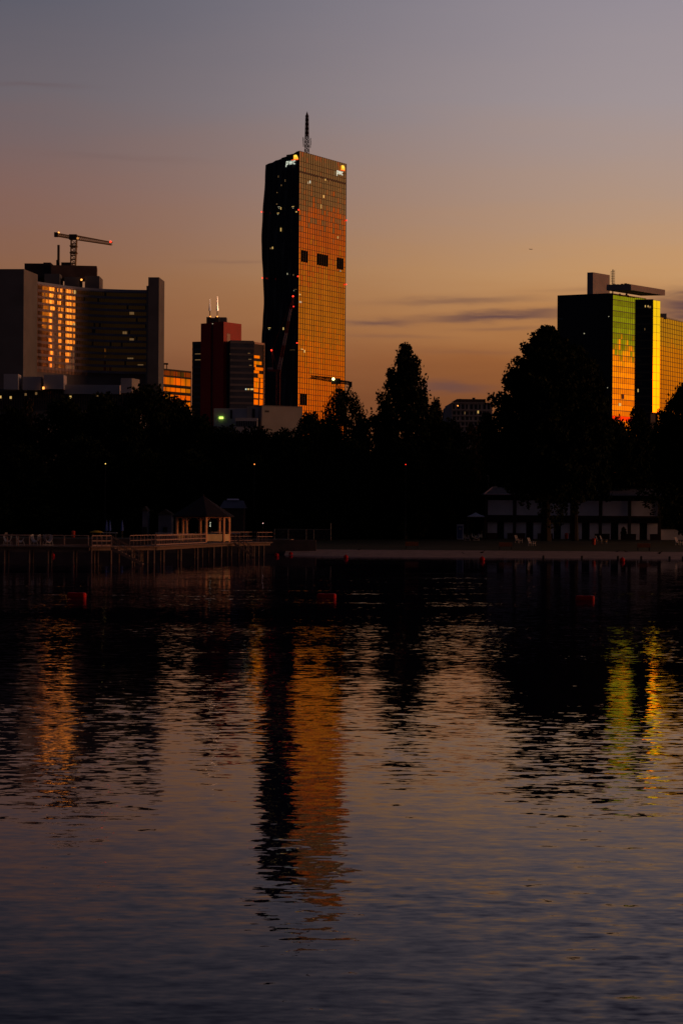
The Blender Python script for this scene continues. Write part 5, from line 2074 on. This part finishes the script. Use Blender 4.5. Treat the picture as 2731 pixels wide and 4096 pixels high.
for k in range(8):
    a_, c_ = ang[k], ang[(k + 1) % 8]
    p0 = Vector((RO * math.cos(a_), RO * math.sin(a_), 0))
    p1 = Vector((RO * math.cos(c_), RO * math.sin(c_), 0))
    b = MB()
    for (q0, q1) in ((p0, p1), (p1, p0)):
        s_ = q0.lerp(q1, .05) + Vector((0, 0, zev - .75))
        e_ = q0.lerp(q1, .27) + Vector((0, 0, zev - .25))
        b.tube(s_, e_, .055, .055, 4)
    b.tube(p0 + Vector((0, 0, zev - .3)), p1 + Vector((0, 0, zev - .3)), .09, .09, 4)
    b.build('brace', M['timber_red'], pv, (0, 0, 0))
    mid = (p0 + p1) / 2
    # boarded parapets on the lake side and to the right, openings elsewhere
    adeg = math.degrees(math.atan2(mid.y, mid.x)) % 360
    if 265 <= adeg or adeg < 60 or 100 < adeg < 200:
        d_ = (p1 - p0).normalized()
        nn = Vector((d_.y, -d_.x, 0)) * .04
        b = MB()
        nb_ = 14
        for i in range(nb_):
            f0, f1 = .07 + .86 * i / nb_, .07 + .86 * (i + .86) / nb_
            q0, q1 = p0.lerp(p1, f0), p0.lerp(p1, f1)
            b.hexa([q0 - nn + Vector((0, 0, .12)), q1 - nn + Vector((0, 0, .12)), q1 + nn + Vector((0, 0, .12)), q0 + nn + Vector((0, 0, .12)),
                    q0 - nn + Vector((0, 0, .82)), q1 - nn + Vector((0, 0, .82)), q1 + nn + Vector((0, 0, .82)), q0 + nn + Vector((0, 0, .82))])
        q0, q1 = p0.lerp(p1, .04), p0.lerp(p1, .96)
        b.hexa([q0 - nn * 1.6 + Vector((0, 0, .83)), q1 - nn * 1.6 + Vector((0, 0, .83)), q1 + nn * 1.6 + Vector((0, 0, .83)), q0 + nn * 1.6 + Vector((0, 0, .83)),
                q0 - nn * 1.6 + Vector((0, 0, .92)), q1 - nn * 1.6 + Vector((0, 0, .92)), q1 + nn * 1.6 + Vector((0, 0, .92)), q0 + nn * 1.6 + Vector((0, 0, .92))])
        b.build('parapet', M['timber_pale'], pv, (0, 0, 0))

# sign boards on the pier
for (px, py, w, h, lab, m_) in ((27, 2138, 10, 17, 'small upright sign board with sunlight painted into its colour at the left end of the pier', 'beige'), (186, 2143, 9, 11, 'left white board of the twin sign on the pier', 'white_plastic'), (197, 2143, 9, 11, 'right white board of the twin sign on the pier', 'white_plastic')):
    q = W(px, py, 184.2)
    o = thing('sign_board', (q.x, 184.2, ZD), lab, 'sign')
    zz1 = q.z - ZD
    b = MB()
    hw, hh_ = w / FOC * 184 / 2, h / FOC * 184 / 2
    b.box(-hw, hw, -.12, -.08, zz1 - hh_, zz1 + hh_)
    b.build('board', mat('sunlit sign sheet', (.75, .50, .32), .5, 0, .05) if m_ == 'beige' else M[m_], o, (0, 0, 0))  # the upright board's warm sunlight is put into its base colour
    b = MB()
    b.tube((0, -.05, 0), (0, -.05, zz1), .03, .03, 6)
    b.build('post', M['steel_dark'], o, (0, 0, 0))
    if m_ != 'beige':
        b = MB()
        b.tube((-hw * .1, -.125, zz1 - hh_ * .45), (hw * .25, -.125, zz1 + hh_ * .4), .025, .02, 4)
        b.build('pictogram', M['toilet'], o, (0, 0, 0))

# mesh fence on the quay
fe = thing('mesh_fence', (W(1220, 2165, 240).x, 240.0, G0 + .12), 'thin wire mesh fence with posts on the quay wall right of the pier', 'fence')
x0, x1 = xc(1098, 240), xc(1324, 240)
for px in (1098, 1153, 1225, 1255, 1323):
    b = MB()
    x = xc(px, 240)
    b.tube((x, 240.0, G0 + .1), (x, 240.0, G0 + (2.3 if px == 1323 else 1.5)), .045, .045, 6)
    b.build('post', M['steel'], fe)
b = MB()
for i in range(int((x1 - x0) / .12)):
    x = x0 + i * .12
    b.tube((x, 240.0, G0 + .14), (x, 240.0, G0 + 1.45), .005, .005, 3, False)
for k in range(11):
    b.tube((x0, 240.0, G0 + .16 + k * .128), (x1, 240.0, G0 + .16 + k * .128), .005, .005, 3, False)
b.tube((x0, 240.0, G0 + 1.47), (x1, 240.0, G0 + 1.47), .025, .025, 5)
b.build('wire_mesh', M['steel'], fe)

# ================================================================== THINGS BEHIND THE PIER
proto = None
for (px, lab) in ((428, 'left one of two blue folded parasols behind the pier'), (441, 'right one of two blue folded parasols behind the pier'), (490, 'single blue folded parasol left of the pavilion')):
    if proto is None:
        proto = thing('folded_parasol', (0, 0, 0), lab, 'parasol', 'blue folded parasols')
        b = MB()
        b.lathe((0, 0, 0), [(.04, .95), (.20, 1.0), (.16, 1.5), (.09, 2.1), (.02, 2.45)], 9)
        b.build('cloth', M['fabric_blue'], proto, (0, 0, 0))
        b = MB()
        b.tube((0, 0, -.02), (0, 0, 2.5), .03, .03, 6)
        b.build('pole', M['steel'], proto, (0, 0, 0))
        o = proto
    else:
        o = copy_tree(proto)
    o.location = (xc(px, 258), 258, G0)
    o['label'] = lab
for (px, Y, hw, lab) in ((440, 254, 1.0, 'pale table behind the pier below the blue folded parasols'), (655, 254, 1.1, 'pale table seen just left of the pavilion posts'), (938, 256, .8, 'pale table seen right of the pavilion posts')):
    o = thing('picnic_table', (xc(px, Y), Y, G0), lab, 'table', 'pale picnic tables behind the pier')
    b = MB()
    b.box(-hw, hw, -.4, .4, .70, .78)
    b.build('tabletop', mat('pale table board', (.38, .38, .45), .7, 0, .15), o, (0, 0, 0))
    for s_ in (-1, 1):
        b = MB()
        b.box(s_ * hw * .8 - .05, s_ * hw * .8 + .05, -.32, .32, -.02, .70)
        b.build('leg', M['steel_dark'], o, (0, 0, 0))
bo = thing('canoe', (xc(388, 256), 256, G0), 'small yellow upturned canoe lying behind the pier railing', 'boat')
b = MB()
prof = [(-.95, .03), (-.7, .16), (-.3, .26), (.2, .26), (.6, .18), (.95, .03)]
for (x, r_) in prof:
    for k in range(7):
        a_ = math.pi * k / 6
        b.v.append((x, math.cos(a_) * r_ * 1.2, .75 + math.sin(a_) * r_))
for j in range(len(prof) - 1):
    for k in range(6):
        b.f.append((j * 7 + k, j * 7 + k + 1, (j + 1) * 7 + k + 1, (j + 1) * 7 + k))
        b.mi.append(0)
b.build('hull', M['yellow'], bo, (0, 0, 0), True)
b = MB()
for x in (-.5, .5):
    b.box(x - .04, x + .04, -.3, .3, 0, .75)
b.build('trestle', M['timber_dark'], bo, (0, 0, 0))
ht = thing('park_hut', (xc(930, 268), 268, G0), 'dim hut with pale skylight strip on its dark roof right of the pavilion', 'hut')
b = MB()
zu = CAM_Z - (2036 - HZ) / FOC * 268
b.box(xc(885, 268), xc(975, 268), 268, 273, G0, zu)
b.build('wall', M['timber_dark'], ht)
b = MB()
zr_ = CAM_Z - (2005 - HZ) / FOC * 271
b.quad((xc(878, 268), 267.5, zu), (xc(982, 268), 267.5, zu), (xc(970, 268), 271, zr_), (xc(890, 268), 271, zr_))
b.quad((xc(878, 268), 274, zu), (xc(890, 268), 271, zr_), (xc(970, 268), 271, zr_), (xc(982, 268), 274, zu))
b.quad((xc(878, 268), 267.5, zu), (xc(890, 268), 271, zr_), (xc(878, 268), 274, zu))
b.quad((xc(982, 268), 267.5, zu), (xc(982, 268), 274, zu), (xc(970, 268), 271, zr_))
b.build('roof', mat('slate roof', (.06, .06, .10), .7, 0, .2), ht)
b = MB()
zs_ = CAM_Z - (2002 - HZ) / FOC * 270
b.box(xc(907, 270), xc(954, 270), 270.6, 270.9, zs_ - .05, zs_ + .16)
b.build('skylight', mat('reflection-toned skylight sheet', (.8, .75, .95), .3, 0, .05), ht)  # purple-white sky reflection is put into the sheet's base colour
for (x0_, x1_, y0_, y1_, lab) in ((634, 688, 2062, 2086, 'pale hut wall seen between the left pavilion posts'), (570, 590, 2050, 2074, 'narrow pale hut left of the pavilion')):
    o = thing('garden_hut', (xc((x0_ + x1_) / 2, 266), 266, G0), lab, 'hut')
    b = MB()
    zl, zh = G0, CAM_Z - (y0_ - HZ) / FOC * 266
    b.box(xc(x0_, 266), xc(x1_, 266), 266, 269, zl, zh)
    b.build('wall', mat('blue grey board wall', (.10, .11, .16), .8, 0, .2), o)
    b = MB()
    mx_ = xc((x0_ + x1_) / 2, 266)
    b.prism([(xc(x0_ - 4, 266), 265.7, zh), (xc(x1_ + 4, 266), 265.7, zh), (mx_, 265.7, zh + .7)], (0, 3.6, 0))
    b.build('roof', M['timber_dark'], o)
    b = MB()
    b.box(mx_ - .3, mx_ + .3, 265.94, 266.0, zl, zl + 1.5)
    b.build('door', M['door'], o)
# park lamps
for (px, py, Y, m_, r, lab) in ((423, 1855, 272, E['lamp'], .08, 'park lamp with yellow light among the trees left of the pavilion'), (1018, 1857, 275, E['amber'], .07, 'park lamp with weak orange light right of the pavilion'),
                                (1622, 1858, 270, E['red'], .05, 'park lamp with weak red light below the tall conical tree'), (1052, 2093, 262, emit('pink lamp', (1, .6, .55), 1.5), .06, 'low lamp with a small pink light behind the pier end')):
    q = W(px, py, Y)
    o = thing('park_lamp', (q.x, Y, G0), lab, 'lamp', 'lit park lamps')
    b = MB()
    b.tube((0, 0, -.05), (0, 0, q.z - G0 - r), .06, .04, 6)
    b.build('pole', M['steel_dark'], o, (0, 0, 0))
    b = MB()
    b.ball((0, -.05, q.z - G0), r, 8, 6)
    b.build('bulb', m_, o, (0, 0, 0))
    b = MB()
    b.lathe((0, 0, q.z - G0), [(r * 2.2, r * .9), (r * 1.2, r * 1.6), (0, r * 1.9)], 8)
    b.build('lamp_hood', M['steel_dark'], o, (0, 0, 0))
ln = thing('lantern_post', (xc(842, 252), 252, G0), 'post with a short string of white bulbs seen through the pavilion', 'lamp')
b = MB()
b.tube((0, 0, 0), (0, 0, 2.6), .04, .04, 6)
b.build('pole', M['steel_dark'], ln, (0, 0, 0))
for k, zq in enumerate((2094, 2099, 2104, 2109)):
    b = MB()
    b.ball((0, -.08, CAM_Z - (zq - HZ) / FOC * 252 - G0), .05, 8, 6)
    b.build('bulb', emit('white bulb', (.95, 1, .75), 1.2 if k != 1 else .6), ln, (0, 0, 0))
